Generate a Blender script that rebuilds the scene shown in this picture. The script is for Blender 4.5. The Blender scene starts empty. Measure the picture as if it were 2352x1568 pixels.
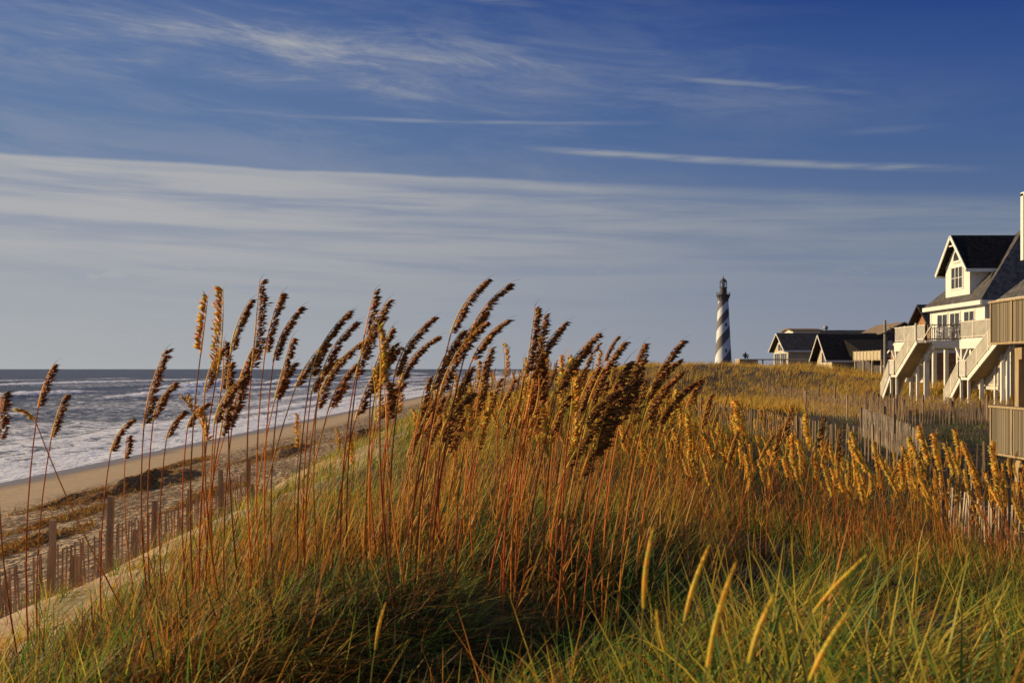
import bpy, math, random
import numpy as np
from mathutils import Vector
random.seed(7); RNG = np.random.default_rng(11)
R = math.radians
scene = bpy.context.scene
COL = scene.collection

# ------------------------------------------------------------------ camera
EYE = 7.0
FPX = 2613.0            # focal length in units of a 2352-wide picture
cam_d = bpy.data.cameras.new("camera"); cam = bpy.data.objects.new("camera", cam_d); COL.objects.link(cam)
cam.location = (0, 0, EYE); cam.rotation_euler = (R(90), 0, 0)
cam_d.lens = 40.0; cam_d.sensor_width = 36.0; cam_d.shift_y = 63 / 2352
cam_d.clip_start = 0.05; cam_d.clip_end = 60000
cam_d.dof.use_dof = True; cam_d.dof.focus_distance = 15.0; cam_d.dof.aperture_fstop = 5.0
scene.camera = cam

# ------------------------------------------------------------------ sun
SUN_AZ, SUN_EL = -75.5, 16.5     # degrees from +Y (view direction), negative = left
sd = Vector((math.sin(R(SUN_AZ)) * math.cos(R(SUN_EL)), math.cos(R(SUN_AZ)) * math.cos(R(SUN_EL)), math.sin(R(SUN_EL))))
sun_d = bpy.data.lights.new("sun", 'SUN'); sun = bpy.data.objects.new("sun", sun_d); COL.objects.link(sun)
sun_d.energy = 5.0; sun_d.angle = R(0.5); sun_d.color = (1.0, 0.76, 0.44)
sun.rotation_euler = sd.to_track_quat('Z', 'Y').to_euler(); sun.location = (-40, 20, 40)

scene.view_settings.view_transform = 'Standard'
try: scene.view_settings.look = 'None'
except Exception: pass
scene.view_settings.exposure = 0.15; scene.view_settings.gamma = 1.0

# ------------------------------------------------------------------ world
class NT:
    def __init__(s, tree): s.t = tree; s.n = tree.nodes; s.l = tree.links
    def new(s, kind, **kw):
        nd = s.n.new(kind)
        for k, v in kw.items(): setattr(nd, k, v)
        return nd
    def put(s, sock, v):
        if isinstance(v, bpy.types.NodeSocket): s.l.new(v, sock)
        elif v is not None: sock.default_value = v
    def m(s, op, a, b=None, c=None, clamp=False):
        nd = s.new('ShaderNodeMath', operation=op, use_clamp=clamp)
        s.put(nd.inputs[0], a)
        if b is not None: s.put(nd.inputs[1], b)
        if c is not None: s.put(nd.inputs[2], c)
        return nd.outputs[0]
    def ss(s, v, lo, hi, a=0.0, b=1.0):
        nd = s.new('ShaderNodeMapRange', interpolation_type='SMOOTHSTEP')
        s.put(nd.inputs[0], v); s.put(nd.inputs[1], lo); s.put(nd.inputs[2], hi); s.put(nd.inputs[3], a); s.put(nd.inputs[4], b)
        return nd.outputs[0]
    def noise(s, vec, scale, detail=4, rough=.5, dist=0.0):
        nd = s.new('ShaderNodeTexNoise'); s.put(nd.inputs['Vector'], vec)
        nd.inputs['Scale'].default_value = scale; nd.inputs['Detail'].default_value = detail
        nd.inputs['Roughness'].default_value = rough; nd.inputs['Distortion'].default_value = dist
        return nd.outputs['Fac']
    def vec(s, x, y, z=0.0):
        nd = s.new('ShaderNodeCombineXYZ'); s.put(nd.inputs[0], x); s.put(nd.inputs[1], y); s.put(nd.inputs[2], z); return nd.outputs[0]
    def mix(s, f, a, b, mode='MIX'):
        nd = s.new('ShaderNodeMix', data_type='RGBA', blend_type=mode); nd.clamp_factor = True
        s.put(nd.inputs[0], f)
        for sock, v in ((nd.inputs[6], a), (nd.inputs[7], b)):
            if isinstance(v, tuple) and len(v) == 3: v = v + (1.0,)
            s.put(sock, v)
        return nd.outputs[2]
    def ramp(s, f, stops):
        nd = s.new('ShaderNodeValToRGB'); el = nd.color_ramp.elements
        while len(el) < len(stops): el.new(0.5)
        for e, (p, c) in zip(el, stops): e.position = p; e.color = (*c, 1) if len(c) == 3 else c
        s.put(nd.inputs[0], f); return nd.outputs[0]

def lin(r, g, b):
    f = lambda c: ((c / 255 + .055) / 1.055) ** 2.4 if c > 10 else c / 255 / 12.92
    return (f(r), f(g), f(b))

w = bpy.data.worlds.new("World"); scene.world = w; w.use_nodes = True
T = NT(w.node_tree); T.n.clear()
out = T.new('ShaderNodeOutputWorld'); bg = T.new('ShaderNodeBackground'); T.l.new(bg.outputs[0], out.inputs[0])
sky = T.new('ShaderNodeTexSky'); sky.sky_type = 'NISHITA'; sky.sun_disc = False
sky.sun_elevation = R(SUN_EL); sky.sun_rotation = R(SUN_AZ); sky.air_density = 1.0; sky.dust_density = 0.6; sky.ozone_density = 2.0
tc = T.new('ShaderNodeTexCoord'); sp = T.new('ShaderNodeSeparateXYZ'); T.l.new(tc.outputs['Generated'], sp.inputs[0])
dx, dy, dz = sp.outputs
hz = T.m('SQRT', T.m('ADD', T.m('MULTIPLY', dx, dx), T.m('MULTIPLY', dy, dy)))
tt = T.m('DIVIDE', dz, T.m('MAXIMUM', hz, 0.02))       # tangent of elevation
az = T.m('ARCTAN2', dx, dy)                            # azimuth, 0 = view direction
azc = T.m('MINIMUM', T.m('MAXIMUM', az, -1.2), 1.2)
SEEDC = 14.3
# clear air: two elevation ramps (sunward/left, away/right)
e01 = T.m('MULTIPLY', tt, 2.5, clamp=True)
left = T.ramp(e01, [(0, lin(158, 162, 166)), (.12, lin(149, 154, 162)), (.30, lin(127, 136, 155)), (.50, lin(90, 113, 149)), (.70, lin(74, 101, 147)), (.82, lin(60, 88, 140)), (1, lin(46, 73, 128))])
right = T.ramp(e01, [(0, lin(128, 134, 148)), (.12, lin(117, 126, 146)), (.30, lin(82, 101, 136)), (.48, lin(58, 85, 134)), (.66, lin(41, 70, 129)), (.80, lin(18, 50, 117)), (1, lin(8, 36, 101))])
clear = T.mix(T.ss(az, -.45, .5), left, right)
clear = T.mix(T.ss(tt, .42, 1.1), clear, lin(92, 106, 138))
nis = T.new('ShaderNodeVectorMath', operation='SCALE'); T.l.new(sky.outputs[0], nis.inputs[0]); nis.inputs['Scale'].default_value = 0.06
clear = T.mix(0.08, clear, nis.outputs[0])
cloudL = lin(163, 163, 164); cloudR = lin(122, 131, 144)
ccol = T.mix(T.ss(az, -.35, .45), cloudL, cloudR)
# broad band of stratus with a crisp upper edge
edge = T.m('SUBTRACT', T.m('SUBTRACT', .169, T.m('MULTIPLY', azc, .036)), T.m('MULTIPLY', T.m('MULTIPLY', azc, azc), .05))
wob = T.m('MULTIPLY', T.m('SUBTRACT', T.noise(T.vec(T.m('MULTIPLY', az, 9), T.m('MULTIPLY', tt, 12)), 1, 5), .5), .008)
dd = T.m('SUBTRACT', T.m('ADD', edge, wob), tt)
wid = T.ss(az, -.1, .45, .0045, .022)
up = T.ss(T.m('DIVIDE', dd, wid), 0, 1)
str1 = T.noise(T.vec(T.m('MULTIPLY', az, 3.6), T.m('MULTIPLY', T.m('ADD', tt, T.m('MULTIPLY', az, .03)), 62), 3.1), 1, 4, .55, .35)
str2 = T.noise(T.vec(T.m('MULTIPLY', az, 11), T.m('MULTIPLY', T.m('ADD', tt, T.m('MULTIPLY', az, .03)), 150), 8.4), 1, 5, .6, .5)
body = T.m('MULTIPLY', T.ss(T.m('ADD', T.m('MULTIPLY', str1, .75), T.m('MULTIPLY', str2, .25)), .33, .62, .26, 1.0), 1.0)
topfill = T.m('MAXIMUM', body, T.ss(dd, .024, .0, 0, .95))
low = T.ss(tt, .0, .13, .16, .90)
band = T.m('MULTIPLY', T.m('MULTIPLY', up, topfill), T.m('MULTIPLY', low, T.ss(az, -.1, .5, 1.0, .80)))
# high cirrus wisps above it
cz = T.m('ADD', tt, T.m('MULTIPLY', az, .085))
ci = T.noise(T.vec(T.m('MULTIPLY', az, 6.0), T.m('MULTIPLY', cz, 34), SEEDC), 1, 9, .68, .45)
cb = T.noise(T.vec(T.m('MULTIPLY', az, 2.2), T.m('MULTIPLY', cz, 9), 5.2), 1, 2, .5)
row = T.m('MULTIPLY', T.ss(cz, .205, .250), T.ss(cz, .300, .258))
gen = T.m('MULTIPLY', T.ss(T.m('ADD', ci, T.m('MULTIPLY', cb, .3)), .56, .92), T.m('ADD', T.m('MULTIPLY', row, .95), .22))
gen = T.m('MULTIPLY', gen, T.ss(az, .0, .36, 1.0, .15))
rowveil = T.m('MULTIPLY', T.m('MULTIPLY', row, T.ss(ci, .30, .72)), T.ss(az, .10, .42, .42, .08))
def streak(a0, t0, a1, t1, wdt, amt, seed):
    sl = (t1 - t0) / (a1 - a0)
    ln = T.m('ADD', T.m('MULTIPLY', T.m('SUBTRACT', az, a0), sl), t0)
    q = T.m('ABSOLUTE', T.m('SUBTRACT', tt, ln))
    g = T.ss(q, wdt, 0.0)
    e = T.m('MULTIPLY', T.ss(az, a0, a0 + .12), T.ss(az, a1, a1 - .12))
    nz = T.ss(T.noise(T.vec(T.m('MULTIPLY', az, 14), T.m('MULTIPLY', tt, 130), seed), 1, 5, .6), .30, .62, .25, 1)
    return T.m('MULTIPLY', T.m('MULTIPLY', g, e), T.m('MULTIPLY', nz, amt))
s1 = streak(-.02, .197, .42, .160, .0050, .85, 1)
s2 = streak(.08, .262, .34, .226, .0050, .6, 2)
s3 = streak(-.32, .2205, .16, .214, .0032, .38, 3)
s4 = streak(-.30, .192, -.15, .196, .0030, .42, 4)
s5 = streak(.24, .200, .40, .198, .007, .40, 5)
s6 = streak(-.10, .332, .06, .315, .006, .45, 6)
s7 = streak(-.52, .264, -.37, .262, .018, .55, 7)
st = s1
for q in (s2, s3, s4, s5, s6, s7): st = T.m('MAXIMUM', st, q)
# small cumulus tufts low over the dunes
puff = T.m('MULTIPLY', T.m('MULTIPLY', T.ss(tt, .060, .074), T.ss(tt, .100, .082)), T.ss(T.noise(T.vec(T.m('MULTIPLY', az, 22), T.m('MULTIPLY', tt, 60), 2.2), 1, 4, .55), .52, .66, 0, .60))
cov = T.m('MAXIMUM', band, T.m('MAXIMUM', T.m('MULTIPLY', gen, .8), T.m('MAXIMUM', rowveil, T.m('MAXIMUM', st, puff))))
cov = T.m('MULTIPLY', cov, T.ss(tt, 1.6, .5))
skycol = T.mix(cov, clear, ccol)
# below the horizon: dim sea colour
skycol = T.mix(T.ss(tt, -.004, -.03), skycol, (.05, .06, .07))
T.l.new(skycol, bg.inputs[0]); bg.inputs[1].default_value = 1.07

# ------------------------------------------------------------------ helpers
def tag(o, label=None, cat=None, group=None, kind=None):
    if label: o['label'] = label
    if cat: o['category'] = cat
    if group: o['group'] = group
    if kind: o['kind'] = kind
    return o
def empty(name, loc, label, cat, group=None):
    o = bpy.data.objects.new(name, None); COL.objects.link(o); o.location = loc; o.empty_display_size = .3
    return tag(o, label, cat, group)
class MB:
    """collects shapes; coordinates are world unless org is given"""
    def __init__(s): s.v = []; s.f = []; s.mi = []
    def add(s, vs, fs, mi=0):
        b = len(s.v); s.v += [tuple(p) for p in vs]; s.f += [tuple(b + i for i in f) for f in fs]; s.mi += [mi] * len(fs); return s
    def box(s, a, b, mi=0):
        x0, y0, z0 = [min(p, q) for p, q in zip(a, b)]; x1, y1, z1 = [max(p, q) for p, q in zip(a, b)]
        return s.add([(x0,y0,z0),(x1,y0,z0),(x1,y1,z0),(x0,y1,z0),(x0,y0,z1),(x1,y0,z1),(x1,y1,z1),(x0,y1,z1)],
                     [(0,3,2,1),(4,5,6,7),(0,1,5,4),(1,2,6,5),(2,3,7,6),(3,0,4,7)], mi)
    def bar(s, p, q, wx, wy=None, up=(0, 0, 1), mi=0):
        p = Vector(p); q = Vector(q); d = (q - p).normalized(); wy = wy or wx
        u = Vector(up)
        if abs(d.dot(u)) > .98: u = Vector((0, 1, 0))
        a = d.cross(u).normalized() * wx / 2; b = a.cross(d).normalized() * wy / 2
        vs = [p - a - b, p + a - b, p + a + b, p - a + b, q - a - b, q + a - b, q + a + b, q - a + b]
        return s.add(vs, [(0,1,2,3)[::-1],(4,5,6,7),(0,1,5,4),(1,2,6,5),(2,3,7,6),(3,0,4,7)], mi)
    def tube(s, pts, rad, n=5, mi=0, cap=True):
        pts = [Vector(p) for p in pts]; k = len(pts); vs = []
        for i, p in enumerate(pts):
            d = (pts[min(i + 1, k - 1)] - pts[max(i - 1, 0)]).normalized()
            u = Vector((0, 1, 0)) if abs(d.y) < .9 else Vector((1, 0, 0))
            a = d.cross(u).normalized(); b = d.cross(a).normalized(); r = rad[i] if hasattr(rad, '__len__') else rad
            vs += [p + (a * math.cos(2 * math.pi * j / n) + b * math.sin(2 * math.pi * j / n)) * r for j in range(n)]
        fs = [(i * n + j, i * n + (j + 1) % n, (i + 1) * n + (j + 1) % n, (i + 1) * n + j) for i in range(k - 1) for j in range(n)]
        if cap: fs += [tuple(range(n))[::-1], tuple((k - 1) * n + j for j in range(n))]
        return s.add(vs, fs, mi)
    def lathe(s, prof, c, n=32, mi=0):
        vs = [(c[0] + r * math.cos(2 * math.pi * j / n), c[1] + r * math.sin(2 * math.pi * j / n), c[2] + z) for r, z in prof for j in range(n)]
        fs = [(i * n + j, i * n + (j + 1) % n, (i + 1) * n + (j + 1) % n, (i + 1) * n + j) for i in range(len(prof) - 1) for j in range(n)]
        return s.add(vs, fs, mi)
    def prism(s, poly, d, mi=0):
        n = len(poly); d = Vector(d)
        vs = [Vector(p) for p in poly] + [Vector(p) + d for p in poly]
        return s.add(vs, [tuple(range(n))[::-1], tuple(range(n, 2 * n))] + [(i, (i + 1) % n, n + (i + 1) % n, n + i) for i in range(n)], mi)
    def mesh(s, name, mats, org=(0, 0, 0), smooth=False):
        me = bpy.data.meshes.new(name)
        o = org; me.from_pydata([(x - o[0], y - o[1], z - o[2]) for x, y, z in s.v], [], s.f)
        for m in (mats if isinstance(mats, (list, tuple)) else [mats]): me.materials.append(m)
        if any(s.mi): me.polygons.foreach_set('material_index', s.mi)
        if smooth: me.polygons.foreach_set('use_smooth', [True] * len(s.f))
        me.validate(); me.update()
        import bmesh
        bm = bmesh.new(); bm.from_mesh(me); bmesh.ops.recalc_face_normals(bm, faces=bm.faces); bm.to_mesh(me); bm.free()
        return me
    def build(s, name, mats, parent=None, smooth=False, loc=None):
        """world-space vertices; object origin is put at the parent's (world) origin or loc"""
        org = wpos(parent) if parent else (loc or (0, 0, 0))
        me = s.mesh(name, mats, org, smooth)
        o = bpy.data.objects.new(name, me); COL.objects.link(o)
        if parent: o.parent = parent
        else: o.location = org
        return o
def wpos(o):
    v = Vector((0, 0, 0))
    while o: v = v + o.location; o = o.parent
    return v
def np_mesh(name, V, F, mat, col=None, smooth=False):
    """F: (n,4) quads array"""
    me = bpy.data.meshes.new(name); nv = len(V); nf = len(F); k = F.shape[1]
    me.vertices.add(nv); me.vertices.foreach_set('co', V.astype(np.float32).ravel())
    me.loops.add(nf * k); me.loops.foreach_set('vertex_index', F.astype(np.int32).ravel())
    me.polygons.add(nf); me.polygons.foreach_set('loop_start', np.arange(0, nf * k, k, dtype=np.int32))
    try: me.polygons.foreach_set('loop_total', np.full(nf, k, dtype=np.int32))
    except Exception: pass
    if smooth: me.polygons.foreach_set('use_smooth', np.ones(nf, dtype=bool))
    if col is not None:
        at = me.color_attributes.new('Col', 'FLOAT_COLOR', 'POINT')
        c = np.ones((nv, 4), np.float32); c[:, :col.shape[1]] = col; at.data.foreach_set('color', c.ravel())
    me.materials.append(mat); me.update(calc_edges=True)
    return me
def link(name, me, parent=None):
    o = bpy.data.objects.new(name, me); COL.objects.link(o)
    if parent: o.parent = parent
    return o

# ------------------------------------------------------------------ materials
def mat(name): 
    m = bpy.data.materials.new(name); m.use_nodes = True; t = NT(m.node_tree); b = t.n['Principled BSDF']; return m, t, b
def simple(name, col, rough=.7, var=.15, scale=4, bump=.0, bscale=30, metal=0, stretch=(1, 1, 1), spec=.3):
    m, t, b = mat(name)
    tcn = t.new('ShaderNodeTexCoord'); mp = t.new('ShaderNodeMapping'); t.l.new(tcn.outputs['Object'], mp.inputs[0]); mp.inputs['Scale'].default_value = stretch
    n = t.noise(mp.outputs[0], scale, 5, .6)
    a = tuple(c * (1 - var) for c in col); c2 = tuple(min(1, c * (1 + var)) for c in col)
    t.l.new(t.mix(t.ss(n, .3, .7), a, c2), b.inputs['Base Color'])
    b.inputs['Roughness'].default_value = rough; b.inputs['Metallic'].default_value = metal; b.inputs['Specular IOR Level'].default_value = spec
    if bump:
        bn = t.new('ShaderNodeBump'); bn.inputs['Strength'].default_value = bump; bn.inputs['Distance'].default_value = .02
        t.l.new(t.noise(mp.outputs[0], bscale, 4), bn.inputs['Height']); t.l.new(bn.outputs[0], b.inputs['Normal'])
    return m
def boards(name, col, axis, pitch, var=.3, groove=.5):
    """vertical or horizontal boards: each board its own tone, fine grooves between"""
    m, t, b = mat(name)
    tcn = t.new('ShaderNodeTexCoord'); s3 = t.new('ShaderNodeSeparateXYZ'); t.l.new(tcn.outputs['Object'], s3.inputs[0])
    q = t.m('DIVIDE', t.m('ADD', s3.outputs[axis], 0 if axis == 2 else t.m('MULTIPLY', s3.outputs[1 - axis], 1.0)), pitch)
    idn = t.m('FLOOR', q); fr = t.m('FRACT', q)
    wn = t.new('ShaderNodeTexWhiteNoise', noise_dimensions='1D'); t.l.new(idn, wn.inputs['W'])
    grain = t.noise(t.vec(t.m('MULTIPLY', q, 3), t.m('MULTIPLY', s3.outputs[2] if axis != 2 else s3.outputs[0], .8), idn), 1, 5, .6)
    k = t.m('ADD', t.m('MULTIPLY', wn.outputs['Value'], .6), t.m('MULTIPLY', grain, .4))
    c = t.mix(k, tuple(x * (1 - var) for x in col), tuple(min(1, x * (1 + var)) for x in col))
    gr = t.m('MULTIPLY', t.ss(fr, .0, .07), t.ss(fr, 1.0, .93))
    t.l.new(c, b.inputs['Base Color'])
    bn = t.new('ShaderNodeBump'); bn.inputs['Strength'].default_value = groove; bn.inputs['Distance'].default_value = .02
    t.l.new(t.m('ADD', gr, t.m('MULTIPLY', grain, .15)), bn.inputs['Height']); t.l.new(bn.outputs[0], b.inputs['Normal'])
    b.inputs['Roughness'].default_value = .8; b.inputs['Specular IOR Level'].default_value = .2
    return m
M = {}
M['white'] = simple('white_paint', (.74, .72, .64), .55, .05, 1.5)
M['rail'] = simple('cream_painted_rail', (.62, .58, .48), .7, .12, 1.5)
M['roof_shaded'] = simple('shaded_shingle_roof', (.022, .020, .020), .95, .4, 3, .5, 5, spec=.05)  # dark shingles blackened further: shade of camera-facing slopes put into the colour
M['siding'] = boards('white_siding', (.74, .73, .65), 2, .16, .05, .5)
M['wood'] = boards('weathered_boards', (.20, .162, .108), 1, .10, .50, .3)
M['wood_plain'] = simple('weathered_timber', (.38, .28, .16), .85, .22, 3, .3, 40, stretch=(4, 4, .5))
M['wood_dark'] = simple('dark_timber', (.14, .10, .07), .85, .2, 4)
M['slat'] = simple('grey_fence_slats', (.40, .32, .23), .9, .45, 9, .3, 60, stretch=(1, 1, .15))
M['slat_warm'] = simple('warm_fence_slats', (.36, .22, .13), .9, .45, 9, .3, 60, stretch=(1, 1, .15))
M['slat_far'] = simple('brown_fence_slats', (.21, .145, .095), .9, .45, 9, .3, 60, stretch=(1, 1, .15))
M['post'] = simple('fence_post_timber', (.33, .22, .13), .9, .3, 6, .4, 50, stretch=(1, 1, .15))
M['metal_wood'] = simple('grey_weathered_pole', (.30, .27, .23), .9, .2, 3)
M['roof_dark'] = simple('dark_shingle_roof', (.045, .043, .045), .9, .5, 3.0, .6, 5, spec=.1)
M['roof_grey'] = simple('grey_shingle_roof', (.095, .089, .086), .9, .45, 2.6, .6, 6, spec=.1)
M['roof_brown'] = simple('brown_shingle_roof', (.24, .18, .12), .9, .3, 2.6, .4, 6, spec=.1)
M['shingle'] = simple('cedar_shingle_wall', (.34, .17, .08), .9, .35, 3, .5, 8)
M['grey_wall'] = simple('dark_board_wall', (.10, .085, .08), .9, .3, 2)
M['tan_wall'] = simple('tan_wall', (.50, .42, .28), .8, .1, 2)
M['glass'] = simple('window_glass', (.035, .035, .035), .25, .3, 2, spec=.35)
M['lh_grey'] = simple('faded_hazed_ironwork', (.11, .10, .10), .8, .2, .4)  # faded black greyed further, distance haze put into the colour
M['metal'] = simple('grey_metal', (.35, .35, .35), .5, .2, 3, metal=.5)
M['cloth'] = simple('dark_clothing', (.03, .032, .035), .9, .3, 8)
M['skin'] = simple('skin', (.35, .2, .14), .6, .1, 8)

def grass_mat(name, trans=.45, rough=.55):
    m, t, b = mat(name)
    at = t.new('ShaderNodeAttribute'); at.attribute_name = 'Col'
    t.l.new(at.outputs['Color'], b.inputs['Base Color']); b.inputs['Roughness'].default_value = rough; b.inputs['Specular IOR Level'].default_value = .25
    tr = t.new('ShaderNodeBsdfTranslucent'); t.l.new(at.outputs['Color'], tr.inputs['Color'])
    mx = t.new('ShaderNodeMixShader'); mx.inputs[0].default_value = trans
    t.l.new(b.outputs[0], mx.inputs[1]); t.l.new(tr.outputs[0], mx.inputs[2])
    o = t.n['Material Output']; t.l.new(mx.outputs[0], o.inputs['Surface'])
    return m
M['grass'] = grass_mat('grass_blades')
M['oat'] = grass_mat('sea_oat_straw', .38, .5)

# ------------------------------------------------------------------ terrain heights
SLOPE = 0.036
cS = [-70,-40,-34,-31,-27,-20,-14,-10.5,-8.9,-8.0,-7.0,-5.0,-3.7,-2.2,-.5,1.5,4,7,10,13,17,22,27,32,40,55,130]
LEFT = [-3.5,-.75,.02,.30,.58,1.05,1.6,2.15,2.55,3.2,3.75,4.45]
rows = {
 -8:  [4.9,5.2,5.3,5.4,5.2,4.9,4.6,4.4,4.3,4.3,4.4,4.5,4.5,4.4,4.2],
  2:  [4.9,5.3,5.55,5.75,5.65,5.2,4.7,4.4,4.3,4.3,4.4,4.5,4.5,4.4,4.2],
  4.5:[4.95,5.35,5.55,5.7,5.65,5.2,4.7,4.4,4.2,4.2,4.3,4.5,4.5,4.4,4.2],
  7:  [5.0,5.35,5.45,5.5,5.4,5.05,4.7,4.3,4.2,4.2,4.3,4.5,4.5,4.4,4.2],
 10:  [5.0,5.35,5.45,5.4,5.15,4.8,4.5,4.2,4.0,4.1,4.3,4.5,4.5,4.4,4.2],
 16:  [4.9,5.2,5.3,5.05,4.5,4.05,3.95,3.9,3.95,4.1,4.3,4.5,4.5,4.4,4.2],
 24:  [5.15,5.45,5.6,5.35,4.7,4.2,4.0,3.9,4.0,4.15,4.3,4.5,4.5,4.4,4.2],
 32:  [5.7,5.9,6.0,5.8,5.2,4.6,4.3,4.1,4.1,4.2,4.4,4.6,4.6,4.4,4.2],
 45:  [5.55,5.75,5.8,5.7,5.3,4.8,4.4,4.25,4.25,4.4,4.6,4.8,4.7,4.4,4.2],
 60:  [4.8,5.2,5.5,5.6,5.4,5.0,4.7,4.5,4.4,4.6,5.0,5.2,5.0,4.6,4.2],
 80:  [4.7,4.9,5.1,5.3,5.4,5.2,4.8,4.4,4.3,4.6,5.2,5.3,5.2,5.0,4.4],
 98:  [4.6,4.8,5.0,5.2,5.2,5.0,4.6,4.3,4.3,5.0,6.0,5.6,5.0,5.0,4.5],
110:  [4.6,4.8,5.0,5.3,5.6,6.0,6.2,6.1,6.0,6.4,6.9,6.3,5.0,5.0,4.5],
120:  [4.6,4.8,5.0,5.4,6.0,7.0,7.35,7.3,7.3,7.2,7.25,6.7,5.2,5.0,4.5],
150:  [4.6,4.8,5.1,5.6,6.2,6.8,7.1,7.1,7.0,6.6,6.0,5.5,5.0,5.0,4.5],
200:  [4.5,4.8,5.0,5.2,5.3,5.4,5.4,5.3,5.2,5.0,4.8,4.8,4.8,4.8,4.5],
330:  [4.5,4.7,4.8,4.8,4.8,4.8,4.8,4.8,4.8,4.8,4.8,4.8,4.8,4.8,4.5]}
ys = np.array(sorted(rows)); 
def leftcols(k):
    L = list(LEFT)
    if k >= 24: f = min(1, (k - 20) / 10.0); L[-1] += .75 * f; L[-2] += .35 * f
    return L
TB = np.array([leftcols(k) + rows[k] for k in sorted(rows)])
GS = np.arange(-70, 130.01, .5); GY = np.arange(-8, 330.01, .5)
tmp = np.array([np.interp(GS, cS, r) for r in TB])
G = np.array([np.interp(GY, ys, tmp[:, i]) for i in range(len(GS))])      # [s, y]
def blur(A, n, ax):
    for _ in range(n):
        P = np.pad(A, [(1, 1) if i == ax else (0, 0) for i in range(2)], mode='edge')
        A = (np.take(P, range(0, A.shape[ax]), ax) + 2 * A + np.take(P, range(2, A.shape[ax] + 2), ax)) / 4
    return A
G = blur(blur(G, 3, 0), 10, 1)
# smooth lumps on the dunes
def lump(x, y, sc, seed):
    r = np.random.default_rng(seed); v = 0
    for k in range(6):
        a = r.uniform(0, 6.28); f = r.uniform(.6, 1.5) / sc; v = v + np.sin((x * np.cos(a) + y * np.sin(a)) * f + r.uniform(0, 6.28))
    return v / 6
BUMPS = [(.25, 7.4, .75, -.45), (-.75, 7.0, .6, .16), (-.7, 5.0, .55, -.30), (1.6, 9.0, .8, -.40), (.9, 8.6, .5, .10), (.95, 3.6, .6, .12), (2.0, 6.0, .7, -.28), (1.45, 5.2, .45, .14),
         (-1.7, 6.2, .7, .15), (-1.1, 9.5, .8, -.22), (3.4, 8.8, .8, -.25), (.1, 4.2, .45, -.22), (2.3, 12, 1.1, -.35), (-2.2, 4.6, .7, -.15), (-.1, 6.0, .5, -.32), (.85, 6.9, .6, -.38), (-1.7, 7.9, .6, -.22), (3.0, 6.6, .5, -.2)]
def H(x, y):
    x = np.asarray(x, float); y = np.asarray(y, float)
    s = x - SLOPE * y
    u = np.clip((s + 70) / .5, 0, len(GS) - 1.001); v = np.clip((y + 8) / .5, 0, len(GY) - 1.001)
    i = u.astype(int); j = v.astype(int); fu = u - i; fv = v - j
    h = G[i, j] * (1 - fu) * (1 - fv) + G[i + 1, j] * fu * (1 - fv) + G[i, j + 1] * (1 - fu) * fv + G[i + 1, j + 1] * fu * fv
    dune = np.clip((s + 6.5) / 3, 0, 1); far = np.clip(y / 60, .5, 1.2)
    h = h + dune * far * .22 * lump(x, y, 1.6, 3) + dune * np.clip((y - 60) / 60, 0, 1) * .25 * lump(x, y, 4, 5)
    for (bx, by, br, bh) in BUMPS: h = h + bh * np.exp(-((x - bx) ** 2 + ((y - by) * .8) ** 2) / br ** 2)
    edge = np.clip(1 - abs(s + 6.5) / 2.5, 0, 1)
    h = h + np.clip(1 - abs(s + 5.6) / 3.2, 0, 1) * (.26 * lump(x, y, 1.5, 9) + .12 * lump(x, y, .6, 19))
    h = h + np.clip(1 - abs(s + 18) / 12, 0, 1) * (.07 * lump(x, y, 1.0, 10) + .05 * lump(x, y, .38, 12))
    return h
def h1(x, y): return float(H(x, y))

def grid_mesh(name, xs, ysv, zf, mat_, smooth=True, skew=True, col=None):
    S, Y = np.meshgrid(xs, ysv, indexing='ij'); X = S + (SLOPE * Y if skew else 0)
    Z = zf(X, Y); V = np.stack([X, Y, Z], -1).reshape(-1, 3); nx, ny = S.shape
    I = np.arange(nx * ny).reshape(nx, ny)
    F = np.stack([I[:-1, :-1], I[1:, :-1], I[1:, 1:], I[:-1, 1:]], -1).reshape(-1, 4)
    c = col(X, Y, Z).reshape(nx * ny, -1) if col else None
    return np_mesh(name, V, F, mat_, c, smooth)

# sand / soil
m, t, b = mat('sand'); M['sand'] = m
geo = t.new('ShaderNodeNewGeometry'); s3 = t.new('ShaderNodeSeparateXYZ'); t.l.new(geo.outputs['Position'], s3.inputs[0])
S_ = t.m('SUBTRACT', s3.outputs[0], t.m('MULTIPLY', s3.outputs[1], SLOPE))
P_ = geo.outputs['Position']
grain = t.noise(P_, 3, 6, .65)
sandc = t.mix(t.ss(grain, .3, .7), (.40, .285, .155), (.54, .395, .225))
wetn = t.m('ADD', S_, t.m('MULTIPLY', t.m('SUBTRACT', t.noise(t.vec(t.m('MULTIPLY', S_, .1), t.m('MULTIPLY', s3.outputs[1], .12)), 1, 3), .5), 5))
wet = t.ss(wetn, -29.0, -32.5)
sandc = t.mix(wet, sandc, (.20, .155, .105))
# flecks of seaweed litter between tide line and dune
wv = t.vec(t.m('MULTIPLY', S_, 3.2), t.m('MULTIPLY', s3.outputs[1], 1.5))
f1 = t.noise(wv, 1.0, 6, .62, .6); f2 = t.noise(t.vec(t.m('MULTIPLY', S_, .55), t.m('MULTIPLY', s3.outputs[1], .09), 4), 1, 3)
inb = t.m('MULTIPLY', t.ss(S_, -26, -22), t.ss(S_, -8.5, -10))
lit = t.m('MULTIPLY', t.ss(t.m('ADD', f1, t.m('MULTIPLY', f2, .35)), .62, .69), inb)
sandc = t.mix(t.m('MULTIPLY', lit, .8), sandc, (.10, .055, .025))
soil = t.mix(t.ss(grain, .35, .65), (.06, .045, .025), (.10, .075, .04))
veg = t.ss(t.m('ADD', S_, t.m('MULTIPLY', t.m('SUBTRACT', t.noise(P_, .8, 3), .5), 1.6)), -4.3, -3.3)
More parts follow.
